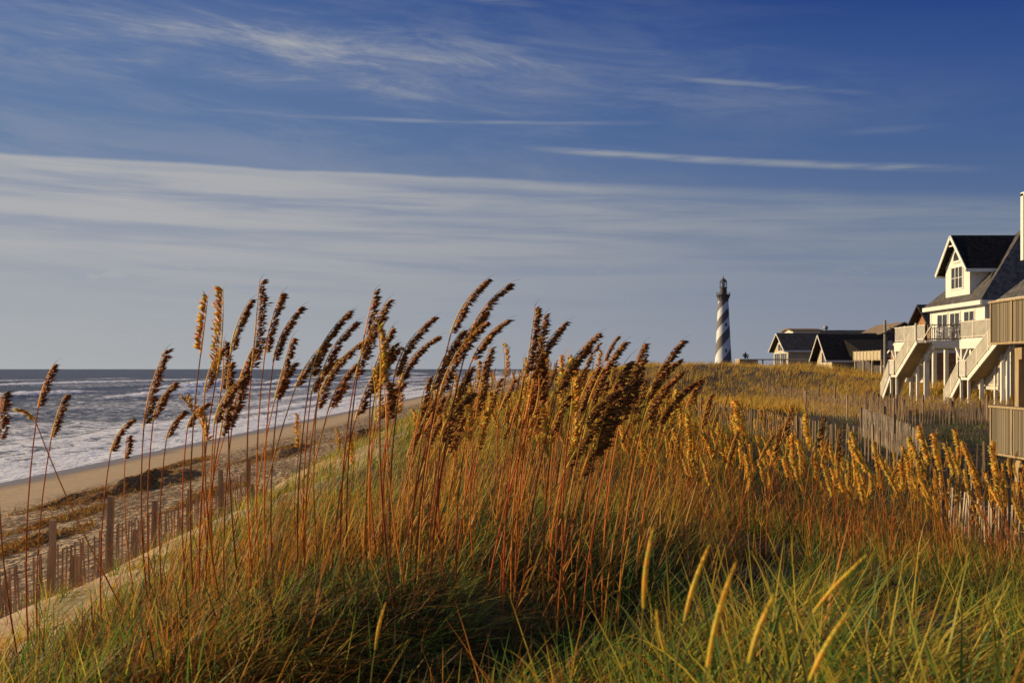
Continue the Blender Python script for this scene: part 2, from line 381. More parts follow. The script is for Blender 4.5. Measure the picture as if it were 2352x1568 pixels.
t.l.new(t.mix(veg, sandc, soil), b.inputs['Base Color'])
t.l.new(t.mix(wet, (.9, .9, .9), (.35, .35, .35)), b.inputs['Roughness']); b.inputs['Specular IOR Level'].default_value = .25
bn = t.new('ShaderNodeBump'); bn.inputs['Distance'].default_value = .55
rough_b = t.m('MULTIPLY', t.m('MULTIPLY', t.ss(S_, -26, -22, .03, 1), t.ss(S_, -8, -10, .10, 1)), 1.0)
t.l.new(t.m('MULTIPLY', rough_b, .9), bn.inputs['Strength'])
pv = t.vec(t.m('MULTIPLY', S_, 2.6), t.m('MULTIPLY', s3.outputs[1], 1.6))
t.l.new(t.m('ADD', t.noise(pv, 1.0, 3, .55, .4), t.m('MULTIPLY', t.noise(P_, 9, 3), .12)), bn.inputs['Height']); t.l.new(bn.outputs[0], b.inputs['Normal'])

xs = np.concatenate([np.array([-69.9]), np.arange(-64, -34, 2.0), np.arange(-34, 40, .3), np.arange(40, 129, 3.0), np.array([160, 260, 500, 1000, 2500])])
yv = [-8.0]
while yv[-1] < 4000: yv.append(yv[-1] + (.25 if yv[-1] < 12 else max(.3, yv[-1] * .012 if yv[-1] < 330 else yv[-1] * .05)))
def Hout(X, Y):
    z = H(X, Y); return z
o = link('sand_ground', grid_mesh('sand_ground', xs, np.array(yv), Hout, M['sand'])); tag(o, 'sandy beach and dunes running along the shore', None, None, 'structure')

# ------------------------------------------------------------------ sea
m, t, b = mat('sea_water'); M['sea'] = m
geo = t.new('ShaderNodeNewGeometry'); s3 = t.new('ShaderNodeSeparateXYZ'); t.l.new(geo.outputs['Position'], s3.inputs[0])
S_ = t.m('SUBTRACT', s3.outputs[0], t.m('MULTIPLY', s3.outputs[1], SLOPE)); Yc = s3.outputs[1]
at = t.new('ShaderNodeAttribute'); at.attribute_name = 'Col'
sf = t.new('ShaderNodeSeparateColor'); t.l.new(at.outputs['Color'], sf.inputs[0])
fo = sf.outputs[0]; face = sf.outputs[1]
n1 = t.noise(t.vec(t.m('MULTIPLY', S_, .55), t.m('MULTIPLY', Yc, .30)), 1.0, 7, .68, .8)
n2 = t.noise(t.vec(t.m('MULTIPLY', S_, 2.2), t.m('MULTIPLY', Yc, 1.0), 3), 1.0, 5, .65, .5)
nn = t.m('ADD', t.m('MULTIPLY', n1, .6), t.m('MULTIPLY', n2, .4))
thr = t.m('SUBTRACT', .65, t.m('MULTIPLY', fo, .42))
foam = t.ss(t.m('SUBTRACT', nn, thr), -.05, .07)
wc = t.mix(face, (.075, .082, .08), (.14, .145, .115))
t.l.new(t.mix(foam, wc, (.86, .86, .87)), b.inputs['Base Color'])
t.l.new(t.mix(foam, (.38, .38, .38), (.9, .9, .9)), b.inputs['Roughness'])
b.inputs['Specular IOR Level'].default_value = .35; b.inputs['IOR'].default_value = 1.33
bn = t.new('ShaderNodeBump'); bn.inputs['Strength'].default_value = .8; bn.inputs['Distance'].default_value = .5
r1 = t.noise(t.vec(t.m('MULTIPLY', S_, .9), t.m('MULTIPLY', Yc, .45)), 1, 6, .6)
t.l.new(t.m('ADD', r1, t.m('MULTIPLY', foam, .15)), bn.inputs['Height']); t.l.new(bn.outputs[0], b.inputs['Normal'])
def fbm(x, y, seed, f0, oct=4):
    r = np.random.default_rng(seed); v = np.zeros_like(x); a = 1; tot = 0
    for o_ in range(oct):
        for k in range(4):
            th = r.uniform(0, 6.28); f = f0 * 2 ** o_ * r.uniform(.7, 1.4)
            v += a * np.sin((x * np.cos(th) + y * np.sin(th)) * f + r.uniform(0, 6.28)) / 4
        tot += a; a *= .55
    return v / tot
BREAK = [(-40.5, .30, 1.6, 1.0, 21), (-47, .45, 2.0, 1.0, 22), (-60, .9, 2.8, .95, 23), (-80, 1.3, 3.0, 1.0, 24), (-100, 1.9, 3.4, 1.1, 25), (-130, 2.4, 4.0, 1.1, 26), (-165, 2.2, 4.5, .95, 27), (-215, 1.6, 5.0, .8, 28), (-290, 1.6, 6.0, .7, 29)]
def sea_eval(X, Y):
    s = X - SLOPE * Y
    z = .05 + .10 * fbm(X, Y, 40, .25, 4) * np.clip(-(s + 32) / 20, .1, 2.5)
    foam = np.zeros_like(s); fc = np.zeros_like(s)
    for (s0, amp, wd, fstr, seed) in BREAK:
        c = s0 + 5 * fbm(Y, Y * 0, seed, .012, 3) * min(1, (-s0 - 30) / 25) + 1.0 * fbm(Y, Y * 0, seed + 60, .08, 2)
        along = np.clip(.45 + 1.5 * fbm(Y, Y * 0 + s0, seed + 100, .018, 2), 0, 1)
        if s0 > -53: along = .55 + .45 * along
        if s0 in (-100, -130): along = np.maximum(along, 1.05 * np.exp(-((Y - (310 if s0 == -100 else 420)) / 55) ** 2))
        d = s - c
        prof = np.where(d > 0, np.exp(-(d / (wd * 1.7)) ** 2), np.exp(-(d / (wd * 1.8)) ** 2))
        z = z + amp * .80 * along * prof
        z = z + amp * .35 * along * prof * np.abs(fbm(X, Y, seed + 7, .8, 4))
        foam = np.maximum(foam, fstr * along * np.where(d > -1, np.exp(-(np.maximum(d, 0) / (wd * 1.6)) ** 2), np.exp(-((d + 1) / (wd * .35)) ** 2)))
        fc = np.maximum(fc, along * np.exp(-((d - wd * .2) / (wd * .6)) ** 2))
        # spent foam drifting behind the breaker
        foam = np.maximum(foam, .42 * fstr * along * np.exp(-((d - wd * 3) / (wd * 3)) ** 2))
    near = np.clip(1 - (-s - 31) / 150, 0, 1)
    foam = np.maximum(foam, near * (.44 + .40 * fbm(X, Y, 77, .05, 3)))
    foam = np.maximum(foam, .10 + .16 * np.clip(fbm(X, Y, 78, .01, 3), 0, 1))
    foam = np.where(s > -39, np.maximum(foam, .65 + .25 * fbm(X, Y, 55, .4, 3)), foam)
    return z, foam, fc
th = np.concatenate([np.linspace(-1.5, -.5, 50), np.linspace(-.5, .12, 620)[1:], np.linspace(.12, .5, 30)[1:]])
rr = [34.0]
while rr[-1] < 32000: rr.append(rr[-1] * (1.0065 if rr[-1] < 700 else 1.03))
rr = np.array(rr); TH, RR = np.meshgrid(th, rr, indexing='ij'); X = RR * np.sin(TH); Y = RR * np.cos(TH)
sS = X - SLOPE * Y
Xc = np.where(sS > -28.5, X - (sS + 28.5), X)      # gather everything landward onto a line just under the sand
zz, fo_, fc_ = sea_eval(Xc, Y)
fade = np.exp(-np.maximum(RR - 900, 0) / 2500)
zz = zz * fade; zz = np.where(Xc - SLOPE * Y > -34, .03 + 0 * zz, zz)
V = np.stack([Xc, Y, zz], -1).reshape(-1, 3); I = np.arange(X.size).reshape(X.shape)
F = np.stack([I[:-1, :-1], I[:-1, 1:], I[1:, 1:], I[1:, :-1]], -1).reshape(-1, 4)
ok = (sS.reshape(-1)[F] < -28.4).any(1); F = F[ok]
me = np_mesh('sea', V, F, M['sea'], np.stack([fo_, fc_, fo_ * 0], -1).reshape(-1, 3), True)
o = link('sea_water', me); tag(o, 'grey green sea with lines of breaking surf', None, None, 'structure')

# ------------------------------------------------------------------ grass generator
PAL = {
 'pit_shade':   [(.010,.020,.009),(.016,.028,.010),(.022,.020,.012)],
 'green':  [(.08,.16,.03),(.13,.22,.035),(.19,.27,.04)],
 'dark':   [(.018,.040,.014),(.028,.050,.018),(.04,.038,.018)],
 'yellow': [(.50,.42,.05),(.40,.38,.05),(.60,.44,.055)],
 'orange': [(.52,.22,.03),(.42,.17,.03),(.60,.30,.05)],
 'brown':  [(.20,.09,.03),(.27,.13,.045),(.13,.065,.03)],
 'gold':   [(.68,.41,.06),(.58,.33,.05),(.76,.49,.10)],
}
def blades(px, py, hgt, wid, leanx, leany, bend, col, seg=4, pz=None):
    n = len(px); z0 = (H(px, py) if pz is None else pz) - .03
    t_ = np.linspace(0, 1, seg + 1)[None, :, None]
    ang = RNG.uniform(0, 2 * np.pi, n); side = np.stack([np.cos(ang), np.sin(ang), 0 * ang], -1)
    base = np.stack([px, py, z0], -1)
    upv = np.stack([leanx, leany, np.ones(n)], -1); upv /= np.linalg.norm(upv, axis=1)[:, None]
    bd = np.stack([bend * (np.sign(leanx + 1e-6) * .6 + .4), RNG.normal(0, .35, n) * bend, -np.abs(bend) * .55], -1)
    P = base[:, None, :] + upv[:, None, :] * hgt[:, None, None] * t_ + bd[:, None, :] * hgt[:, None, None] * t_ ** 2.4
    ww = (wid[:, None, None] / 2) * (1 - t_ ** 2 * .92)
    L = P - side[:, None, :] * ww; Rr = P + side[:, None, :] * ww
    V = np.stack([L, Rr], 2).reshape(-1, 3)
    k = (seg + 1) * 2; i0 = np.arange(n)[:, None] * k + np.arange(seg)[None, :] * 2
    F = np.stack([i0, i0 + 1, i0 + 3, i0 + 2], -1).reshape(-1, 4)
    return V, F, np.repeat(col, k, axis=0)
def pick(names, wts, n):
    r = RNG.choice(len(names), n, p=np.array(wts) / sum(wts)); out = np.zeros((n, 3))
    for i, nm in enumerate(names):
        idx = np.where(r == i)[0]; pal = np.array(PAL[nm]); out[idx] = pal[RNG.integers(0, len(pal), len(idx))]
    return out
def outpit(x, y, keep=.12):
    k = np.ones(len(x), bool)
    for (bx, by, br, bh) in BUMPS:
        if bh < 0: k &= ((x - bx) ** 2 + (y - by) ** 2 > (br * .8) ** 2) | (RNG.uniform(0, 1, len(x)) < keep)
    return k
def clumps(cx, cy, per, spread, hm, hv, wid, wind, splay, bendm, names, wts, pure=.65, seg=4):
    if wid is not None and names[0] != 'pit_shade':
        k = outpit(cx, cy); cx, cy = cx[k], cy[k]
    n = len(cx); rep = np.repeat(np.arange(n), per)
    N = len(rep); a = RNG.uniform(0, 6.28, N); r = np.sqrt(RNG.uniform(0, 1, N)) * spread
    px = cx[rep] + np.cos(a) * r; py = cy[rep] + np.sin(a) * r
    ch = RNG.uniform(1 - hv, 1 + hv, n)[rep]
    hm_ = hm[rep] if hasattr(hm, '__len__') else hm
    hgt = hm_ * ch * RNG.uniform(.45, 1.12, N)
    lx = wind + np.cos(a) * r / spread * splay + RNG.normal(0, .13, N); ly = np.sin(a) * r / spread * splay + RNG.normal(0, .13, N)
    cc = pick(names, wts, n)[rep]; c2 = pick(names, wts, N)
    col = np.where(RNG.uniform(0, 1, N)[:, None] < pure, cc, c2) * RNG.uniform(.75, 1.25, N)[:, None]
    wd = (wid[rep] if hasattr(wid, '__len__') else wid) * RNG.uniform(.7, 1.3, N)
    bend = np.abs(RNG.normal(bendm, bendm * .6, N)) * (RNG.uniform(0, 1, N) > .12)
    return blades(px, py, hgt, wd, lx, ly, bend, col, seg)
def join(parts):
    Vs, Fs, Cs = [], [], []; b = 0
    for V, F, C in parts: Vs.append(V); Fs.append(F + b); Cs.append(C); b += len(V)
    return np.concatenate(Vs), np.concatenate(Fs), np.concatenate(Cs)
def wedge(n, y0, y1, xl=-.5, xr=.5, pad=1.0, smin=-3.9, # seaward limit
          pw=1.0, smax=1e9):
    """random points in the visible wedge between two distances"""
    out = []
    while sum(len(a[0]) for a in out) < n:
        u = RNG.uniform(0, 1, n * 2); y = (y0 ** (2 * pw) + u * (y1 ** (2 * pw) - y0 ** (2 * pw))) ** (1 / (2 * pw))
        x = RNG.uniform(xl, xr, n * 2) * y + RNG.uniform(-pad, pad, n * 2)
        s = x - SLOPE * y; k = (s > smin - .5 * np.clip((y - 11) / 3, 0, 1) - 1.5 * np.clip((y - 15) / 7, 0, 1) + .45 * np.sin(y * 1.1 + 1) + .45 * np.sin(y * 2.7) + RNG.normal(0, .25, n * 2)) & (s < smax)
        out.append((x[k], y[k]))
    x = np.concatenate([a[0] for a in out])[:n]; y = np.concatenate([a[1] for a in out])[:n]; return x, y
parts = []
def keepif(x, y, k): return x[k], y[k]
GREEN2 = ['green', 'yellow', 'orange', 'brown', 'dark']
x, y = wedge(190, 2.2, 6.2, -.02, .62, .2, pw=.6)
parts.append(clumps(x, y, 38, .10, .60, .30, .0125, .12, .75, .55, GREEN2, [3.2, 5, 2.0, .6, .1], .8, 6))
x, y = wedge(190, 2.6, 7.5, -.6, .0, .2, pw=.7)
parts.append(clumps(x, y, 38, .12, .46, .35, .0105, .40, .65, .60, GREEN2, [1.6, 1.5, 3.2, 2.6, 1.2], .75, 6))
def gap(x, y, t_): k = lump(x, y, .55, 31) + .6 * lump(x, y, 1.5, 33) > t_; return x[k], y[k]
x, y = gap(*wedge(650, 5, 11, -.6, -.10, .3, pw=.75), -.15)
parts.append(clumps(x, y, 40, .15, .36, .4, .0085, .38, .65, .60, GREEN2, [2.2, 1.6, 2.6, 2.4, 1.6], .8, 5))
x, y = gap(*wedge(620, 5, 13, -.12, .16, .3, pw=.75), .0)
parts.append(clumps(x, y, 42, .17, .36, .4, .0090, .34, .65, .60, GREEN2, [3.0, .8, .6, 1.8, 3.4], .85, 5))
x, y = gap(*wedge(800, 5, 16, .12, .62, .3, pw=.75), -.12)
parts.append(clumps(x, y, 38, .16, .33, .4, .0090, .20, .65, .50, GREEN2, [3.2, 3.8, 1.5, 1.0, .8], .8, 5))
x, y = wedge(420, 11, 17, -.4, .15, .3, pw=.75)
parts.append(clumps(x, y, 34, .20, .32, .4, .0105, .3, .6, .45, GREEN2, [3, 3, .8, .8, 1.6], .8, 4))
# ground cover to either side of the picture, so the dune is not bare a step away
nx_ = 1500; x = RNG.uniform(-4.2, 11, nx_); y = RNG.uniform(-5, 13, nx_); k = (np.abs(x) > .56 * y + .1) | (y < 2.0); k &= (x ** 2 + y ** 2 > 1.6) & (x - SLOPE * y > -3.9); x, y = x[k], y[k]
parts.append(clumps(x, y, 24, .16, .34, .4, .011, .25, .65, .5, GREEN2, [3, 3, 1.6, 1.2, 1.0], .8, 4))
# a thin low fringe of short blades and dead litter so the soil is not bare
x, y = wedge(2600, 2.4, 16, -.6, .6, .3, pw=.75)
parts.append(clumps(x, y, 8, .16, .15, .5, .0070, .3, 1.2, .5, GREEN2, [1.4, 1, 1.2, 3, 2], .5, 3))
# dark green blades filling the pits, near-black tones put the shade into their colour
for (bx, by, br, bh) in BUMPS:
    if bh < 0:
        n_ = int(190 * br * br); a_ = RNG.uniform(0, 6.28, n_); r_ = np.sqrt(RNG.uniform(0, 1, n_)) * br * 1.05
        parts.append(clumps(bx + np.cos(a_) * r_, by + np.sin(a_) * r_, 20, .08, .20, .4, .0085, .3, .9, .6, ['pit_shade', 'dark', 'green', 'brown'], [8, 4, .7, .8], .8, 4))
x, y = wedge(330, 5.6, 10.8, -.24, .15, .1, pw=.8)
parts.append(clumps(x, y, 44, .18, .47, .3, .0095, .34, .65, .62, ['green', 'dark', 'yellow', 'brown'], [3.2, 3.6, .5, .8], .9, 6))
yy_ = RNG.uniform(8, 30, 150); xx_ = -4.6 - RNG.gamma(2, .35, 150) + SLOPE * yy_
parts.append(clumps(xx_, yy_, 22, .16, .34, .4, .009, .3, .7, .5, ['green', 'yellow', 'orange'], [3, 2, 2], .8, 4))
# lively green tufts
x, y = wedge(230, 2.6, 14, -.55, .55, .3, pw=.8)
parts.append(clumps(x, y, 16, .05, .48, .25, .0120, .25, .3, .25, ['green','yellow'], [6, 1.2], .7, 5))
# yellow leaning stalks of last year's grass
x, y = wedge(520, 2.6, 14, -.6, .6, .3, pw=.7)
parts.append(clumps(x, y, 2, .05, .56, .3, .0068, .25, .5, .14, ['yellow','orange','gold'], [2, 2, 1.5], .5, 4))
V, F, C = join(parts)
o = link('dune_grass', np_mesh('dune_grass', V, F, M['grass'], C)); tag(o, 'wind-bent green and rust dune grass covering the near dune', 'grass', None, 'stuff')
# mid distance
parts = []
x, y = wedge(7000, 15, 62, -.30, .52, 1, pw=.62)
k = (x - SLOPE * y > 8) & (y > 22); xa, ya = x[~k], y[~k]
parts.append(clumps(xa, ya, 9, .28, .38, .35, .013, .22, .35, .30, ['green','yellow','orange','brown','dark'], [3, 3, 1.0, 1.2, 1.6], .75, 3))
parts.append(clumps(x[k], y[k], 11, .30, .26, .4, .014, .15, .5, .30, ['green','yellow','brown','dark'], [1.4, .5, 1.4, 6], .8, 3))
x, y = wedge(2600, 20, 50, -.08, .17, 1, pw=.62, smax=5.5)
parts.append(clumps(x, y, 9, .28, .5, .3, .012, .22, .35, .25, ['green','yellow','gold'], [1.5, 4, 1.5], .75, 3))
V, F, C = join(parts)
o = link('hollow_grass', np_mesh('hollow_grass', V, F, M['grass'], C)); tag(o, 'yellow-green and brown grass in the hollow behind the near dune', 'grass', None, 'stuff')
# golden far dune
parts = []
x, y = wedge(15000, 62, 165, -.02, .52, 2, pw=.6)
k = (x - SLOPE * y > 2) ; x, y = x[k], y[k]
parts.append(clumps(x, y, 6, .45, .62, .35, .034, .15, .30, .22, ['gold','orange','yellow','brown'], [6, 1.6, 2.0, 1.0], .6, 2))
V, F, C = join(parts)
o = link('golden_dune_grass', np_mesh('golden_dune_grass', V, F, M['grass'], C)); tag(o, 'golden sea oats covering the far dune below the lighthouse', 'grass', None, 'stuff')

# ------------------------------------------------------------------ sea oats
OATBROWN = [(.26,.10,.03),(.38,.15,.035),(.20,.075,.025),(.56,.26,.05),(.48,.19,.035)]
OATGOLD = [(.90,.60,.08),(.84,.50,.06),(.93,.68,.16),(.70,.36,.04)]
OATSTEM = [(.58,.19,.03),(.72,.32,.05),(.46,.15,.03)]
def bez(p0, p1, p2, t): return p0 * (1 - t) ** 2 + p1 * 2 * t * (1 - t) + p2 * t * t
class OM:
    def __init__(s): s.V = []; s.F = []; s.C = []
    def lens(s, c, d, nrm, ln, wd, th, col):
        sd_ = d.cross(nrm).normalized(); nrm = sd_.cross(d).normalized(); b = len(s.V)
        s.V += [c, c + d * ln * .45 + sd_ * wd / 2, c + d * ln * .45 + nrm * th / 2, c + d * ln * .45 - sd_ * wd / 2, c + d * ln * .45 - nrm * th / 2, c + d * ln]
        s.F += [(b, b+1, b+2), (b, b+2, b+3), (b, b+3, b+4), (b, b+4, b+1), (b+5, b+2, b+1), (b+5, b+3, b+2), (b+5, b+4, b+3), (b+5, b+1, b+4)]
        s.C += [col] * 6
    def tube(s, pts, r0, r1, col, n=4):
        k = len(pts); b = len(s.V)
        for i, p in enumerate(pts):
            r = r0 + (r1 - r0) * i / (k - 1)
            for j in range(n):
                a = 2 * math.pi * j / n + .5; s.V.append(p + Vector((math.cos(a) * r, math.sin(a) * r, 0))); s.C.append(col)
        for i in range(k - 1):
            for j in range(n):
                q = (b + i*n + j, b + i*n + (j+1) % n, b + (i+1)*n + (j+1) % n, b + (i+1)*n + j)
                s.F += [(q[0], q[1], q[2]), (q[0], q[2], q[3])]
    def ribbon(s, pts, w0, w1, sd_, col):
        b = len(s.V); k = len(pts)
        for i, p in enumerate(pts):
            w_ = w0 + (w1 - w0) * (i / (k - 1)) ** 1.5; s.V += [p - sd_ * w_ / 2, p + sd_ * w_ / 2]; s.C += [col, col]
        for i in range(k - 1): q = b + 2 * i; s.F += [(q, q+1, q+3), (q, q+3, q+2)]
    def mesh(s, name):
        return np_mesh(name, np.array([tuple(v) for v in s.V]), np.array(s.F), M['oat'], np.array(s.C))
def vj(c, k=.25): return tuple(x * random.uniform(1 - k, 1 + k) for x in c)
def head_mesh(hb, ctl, tip, org, gold, dens=1.0, size=1.0, droop=.5):
    slim = random.uniform(.5, .95) * (.8 if gold else 1); droop *= random.uniform(.6, 1.5)
    """panicle between hb and tip; branches sweep to the lee side and droop"""
    o = OM(); L = (tip - hb).length; nb = max(12, int(30 * dens * (L / .35) ** .8)); pal = OATGOLD if gold else OATBROWN
    side = Vector((1 if not gold else random.choice((1, -1)), 0, 0))
    N = 10; ax = [bez(hb, ctl, tip, i / N) - org for i in range(N + 1)]
    o.tube(ax, .0062 * size, .0020 * size, vj(OATGOLD[0], .15))
    tl = (ax[-1] - ax[-2]).normalized(); o.tube([ax[-1], ax[-1] + tl * .03 + Vector((.01, 0, 0)), ax[-1] + tl * .055 + Vector((.028, 0, 0))], .0018, .0008, vj(pal[0]))
    for i in range(nb):
        tt_ = (i + random.random()) / nb * .97 + .01
        p = bez(hb, ctl, tip, tt_) - org; q = bez(hb, ctl, tip, min(1, tt_ + .03)) - org; ax_d = (q - p).normalized() if (q - p).length > 1e-6 else (tip - ctl).normalized()
        bl = (.026 + .052 * math.sin(math.pi * min(1, tt_ * .85 + .15))) * random.uniform(.6, 1.25) * (L / .35) ** .4 * size * slim
        sdir = (side * random.uniform(.25, 1.0) + Vector((0, random.uniform(-.8, .8), 0))).normalized()
        d = (ax_d * .85 + sdir * .55 + Vector((0, 0, -.05))).normalized()
        e = p + d * bl; 
        ns = max(4, int(6 * dens))
        for k in range(ns):
            c = p + (e - p) * ((k + 1) / ns) + Vector((random.uniform(-.004, .004), random.uniform(-.006, .006), random.uniform(-.004, .004)))
            dd_ = (d * (1 - droop * .45) + Vector((sdir.x * .75, sdir.y * .6, -droop * .85)) * random.uniform(.4, 1.2) + Vector((random.uniform(-.3, .3), random.uniform(-.3, .3), random.uniform(-.2, .2)))).normalized()
            nr = Vector((random.uniform(-1, 1), random.uniform(-1, 1), random.uniform(-.3, .3))).normalized()
            o.lens(c, dd_, nr, .040 * random.uniform(.6, 1.35) * size, .0115 * random.uniform(.7, 1.2) * size, .005 * size, vj(random.choice(pal)))
    return o.mesh('seed_head')
def stem_mesh(ft, ctl, hb, org, r=.0042):
    o = OM(); o.tube([bez(ft, ctl, hb, i / 8) - org for i in range(9)], r, r * .62, vj(random.choice(OATSTEM), .2), 5); return o.mesh('stem')
def leaf_mesh(ft, ctl, hb, org, frac=None, scl=1):
    o = OM(); f = frac or random.uniform(.05, .55); p = bez(ft, ctl, hb, f) - org
    a = random.choice((random.uniform(-.6, .6), random.uniform(2.6, 3.7))); L = random.uniform(.25, .5) * scl
    dr = Vector((math.cos(a), math.sin(a) * .8, 0)); pts = [p + dr * L * .55 * u ** 1.3 + Vector((0, 0, L * (.95 * u - 1.05 * u * u * random.uniform(.5, 1)))) for u in [i / 6 for i in range(7)]]
    o.ribbon(pts, .010 * scl, .002, dr.cross(Vector((0, 0, 1))).normalized(), vj(random.choice(OATSTEM + OATGOLD[1:2]), .2)); return o.mesh('leaf')
def W(X, Y, d): return Vector(((X - 1176) / FPX * d, d, EYE - (Y - 847) / FPX * d))

def plant(foot, hb, tip, label, group, gold=False, dens=1.0, nleaf=2, size=1.0, droop=.5, name='sea_oat', r=.0066):
    ft = Vector((foot[0], foot[1], h1(foot[0], foot[1]) - .04))
    org = ft.copy(); root = empty(name, org, label, 'sea oat', group)
    L = (hb - ft).length; ctl = ft + (hb - ft) * .5 + Vector((-.06 * L, 0, .03 * L))
    d = (hb - ctl).normalized(); hl = (tip - hb).length; c2 = hb + d * hl * .5
    link('stem', stem_mesh(ft, ctl, hb, org, r), root)
    link('seed_head', head_mesh(hb, c2, tip, org, gold, dens, size, droop), root)
    for _ in range(nleaf): link('leaf', leaf_mesh(ft, ctl, hb, org), root)
    return root
LB = 'sea oats standing tall against sky and surf'
# tip X,Y ; head base X,Y ; foot X ; distance ; label
HERO = [
 (122,838,88,935,72,7.6,'leftmost tall sea oat with a dark narrow head just above the sea horizon',0),
 (148,908,118,1005,88,7.9,'short-headed brown sea oat over the surf, second from the left edge',0),
 (4,905,-4,1015,30,7.0,'sea oat cut by the left edge of the view with a drooping dark head',0),
 (50,940,82,968,330,7.4,'long bent stalk slanting up left across the beach with a small tan head',1),
 (378,805,330,985,338,7.4,'dark sea oat with a long narrow head leaning right over the breakers',0),
 (398,880,352,965,345,7.6,'smaller head tucked right of the long dark head over the breakers',0),
 (478,680,461,812,446,7.6,'slim golden-edged sea oat, first to rise clear above the sea horizon',1),
 (512,662,497,868,470,7.3,'upright thick golden head, second of those high above the horizon',1),
 (596,648,578,850,592,7.2,'tallest upright brown head of the left clump with a gold left edge',0),
 (573,690,530,812,560,7.4,'dark head leaning right just behind the tallest of the left clump',0),
 (505,800,470,905,500,7.5,'brown head low beneath the thick upright golden one',0),
 (645,675,608,815,600,7.4,'narrow dark head of the left clump pointing straight up',0),
 (690,705,628,830,612,7.2,'ragged brown head leaning far right out of the left clump',0),
 (672,835,640,905,640,7.8,'small brown head crossing the sea horizon below the ragged one',0),
 (800,715,712,872,690,7.1,'broad dark head with drooping tip standing between the two tall clumps',0),
 (815,740,738,868,700,7.3,'brown head overlapping the broad drooping one from behind',0),
 (790,818,715,905,712,7.6,'dark lower head leaning right over the surf line',0),
 (858,672,826,830,800,7.2,'thin upright dark head left of the bright golden one',0),
 (886,692,815,872,790,7.1,'long brown head leaning right beside the bright golden one',0),
 (868,752,874,885,930,6.4,'bright golden head leaning left in front of the brown ones',1),
 (916,798,862,900,850,7.4,'ragged small brown head right of the bright golden one',0),
 (992,730,905,868,880,7.2,'wide dark head arching right, third clump from the left',0),
 (1004,772,920,880,905,7.3,'drooping head fringed with seeds under the wide arching one',0),
 (1116,642,1036,765,950,6.9,'highest of all the heads, curling right at its tip',0),
 (1168,652,1078,775,985,6.9,'curved dark head right beside the highest one',0),
 (1110,740,1010,905,960,6.8,'heavy dark head below the two highest ones',0),
 (1060,760,990,900,940,7.0,'brown head left behind the heavy dark one',0),
 (1228,705,1206,860,1160,7.2,'ragged upright head with a hair-thin tip right of the highest pair',0),
 (1250,725,1216,875,1180,7.4,'brown head rising just right of the ragged upright one',0),
 (1297,740,1232,850,1190,7.2,'thin forked head with bare tip between ragged and slanting heads',0),
 (1372,765,1280,900,1190,6.9,'long dark head slanting right below the sky, left of the pair near the lighthouse',0),
 (1432,785,1352,925,1250,7.0,'brown head slanting right behind the long slanting one',0),
 (1418,772,1388,830,1360,12.5,'small curved distant head arching right above the golden dune edge',0),
 (1476,790,1432,905,1330,7.6,'brown head left of the rightmost dark pair',0),
 (1563,783,1492,905,1400,7.2,'rightmost dark head standing above the far dune, left of the lighthouse',0),
 (1553,830,1480,925,1385,7.3,'dark head hanging just under the rightmost high one',0),
 (1440,885,1340,985,1280,6.6,'near black head lying low across the reddish stems',0),
 (300,963,254,1040,230,8.4,'pale brown flag-like head leaning right over the swash',0),
 (292,1003,287,1055,300,9.5,'tiny upright head over the swash right of the flag-like one',0),
 (420,945,382,1010,360,8.5,'small brown head over the wet sand, right of the flag-like one',0),
 (476,925,430,985,425,8.2,'brown head leaning right at the foam edge',0),
 (417,915,470,1015,520,6.8,'golden brown head leaning left across the surf',1),
 (560,862,492,975,500,7.0,'heavy brown head leaning right in front of the second breaker',0),
]
for (tx, ty, bx, by, fx, d, lab, g) in HERO:
    tip = W(tx, ty, d); hb = W(bx, by, d)
    fxw = (fx - 1176) / FPX * d
    plant((fxw, d + random.uniform(-.1, .2)), hb, tip, lab, LB, bool(g), 1.15, 4, 1.05, .55 if not g else .25)
    if ty < 860 and random.random() < .75:      # a lower head of the same clump
        k = random.uniform(.45, .8); dxx = random.uniform(-.05, .14); dp = random.uniform(.05, .35)
        off = Vector((dxx, dp, -(tip.z - hb.z) * k)); sh = random.uniform(.75, 1.1)
        plant((fxw + random.uniform(-.2, .2), d + dp), hb + off, hb + off + (tip - hb) * sh + Vector((random.uniform(-.03, .06), 0, 0)), 'brown sea oat half hidden behind a taller head of its clump, against sea and sky', 'lower sea oats of the near clumps', False, 1.1, 2, 1.1, .55)

# prototypes for repeats, then plain copies
def proto(gold, lean, L, hl, dens, size, r=.0065):
    org = Vector((0, 0, 0)); ft = Vector((0, 0, -.04)); hb = Vector((lean * .55 * L, 0, L)); 
    tip = hb + Vector((lean * 1.2 + (.12 if not gold else -.08), random.uniform(-.1, .1), 1)).normalized() * hl
    ctl = ft + (hb - ft) * .5 + Vector((-.08 * L * (1 if lean > 0 else -1), 0, 0)); c2 = hb + (hb - ctl).normalized() * hl * .5
    ms = [('stem', stem_mesh(ft, ctl, hb, org, r)), ('seed_head', head_mesh(hb, c2, tip, org, gold, dens, size, .5 if not gold else .7))]
    for _ in range(3): ms.append(('leaf', leaf_mesh(ft, ctl, hb, org)))
    return ms
PB = [proto(False, random.uniform(-.02, .36), random.uniform(.95, 1.15), random.uniform(.20, .38), random.uniform(.8, 1.1), random.uniform(.85, 1.05), random.uniform(.004, .0068)) for _ in range(16)]
PG = [proto(True, random.uniform(-.38, .12), random.uniform(.85, 1.05), random.uniform(.24, .36), 1.05, random.uniform(1.0, 1.25)) for _ in range(10)]
def put(ms, x, y, sc, rz, label, group, ty=0):
    root = empty('sea_oat', (x, y, h1(x, y)), label, 'sea oat', group)
    root.rotation_euler = (random.uniform(-.06, .06), ty, rz); root.scale = (sc, sc, sc)
    for nm, me in ms:
        c = bpy.data.objects.new(nm, me); COL.objects.link(c); c.parent = root
    return root
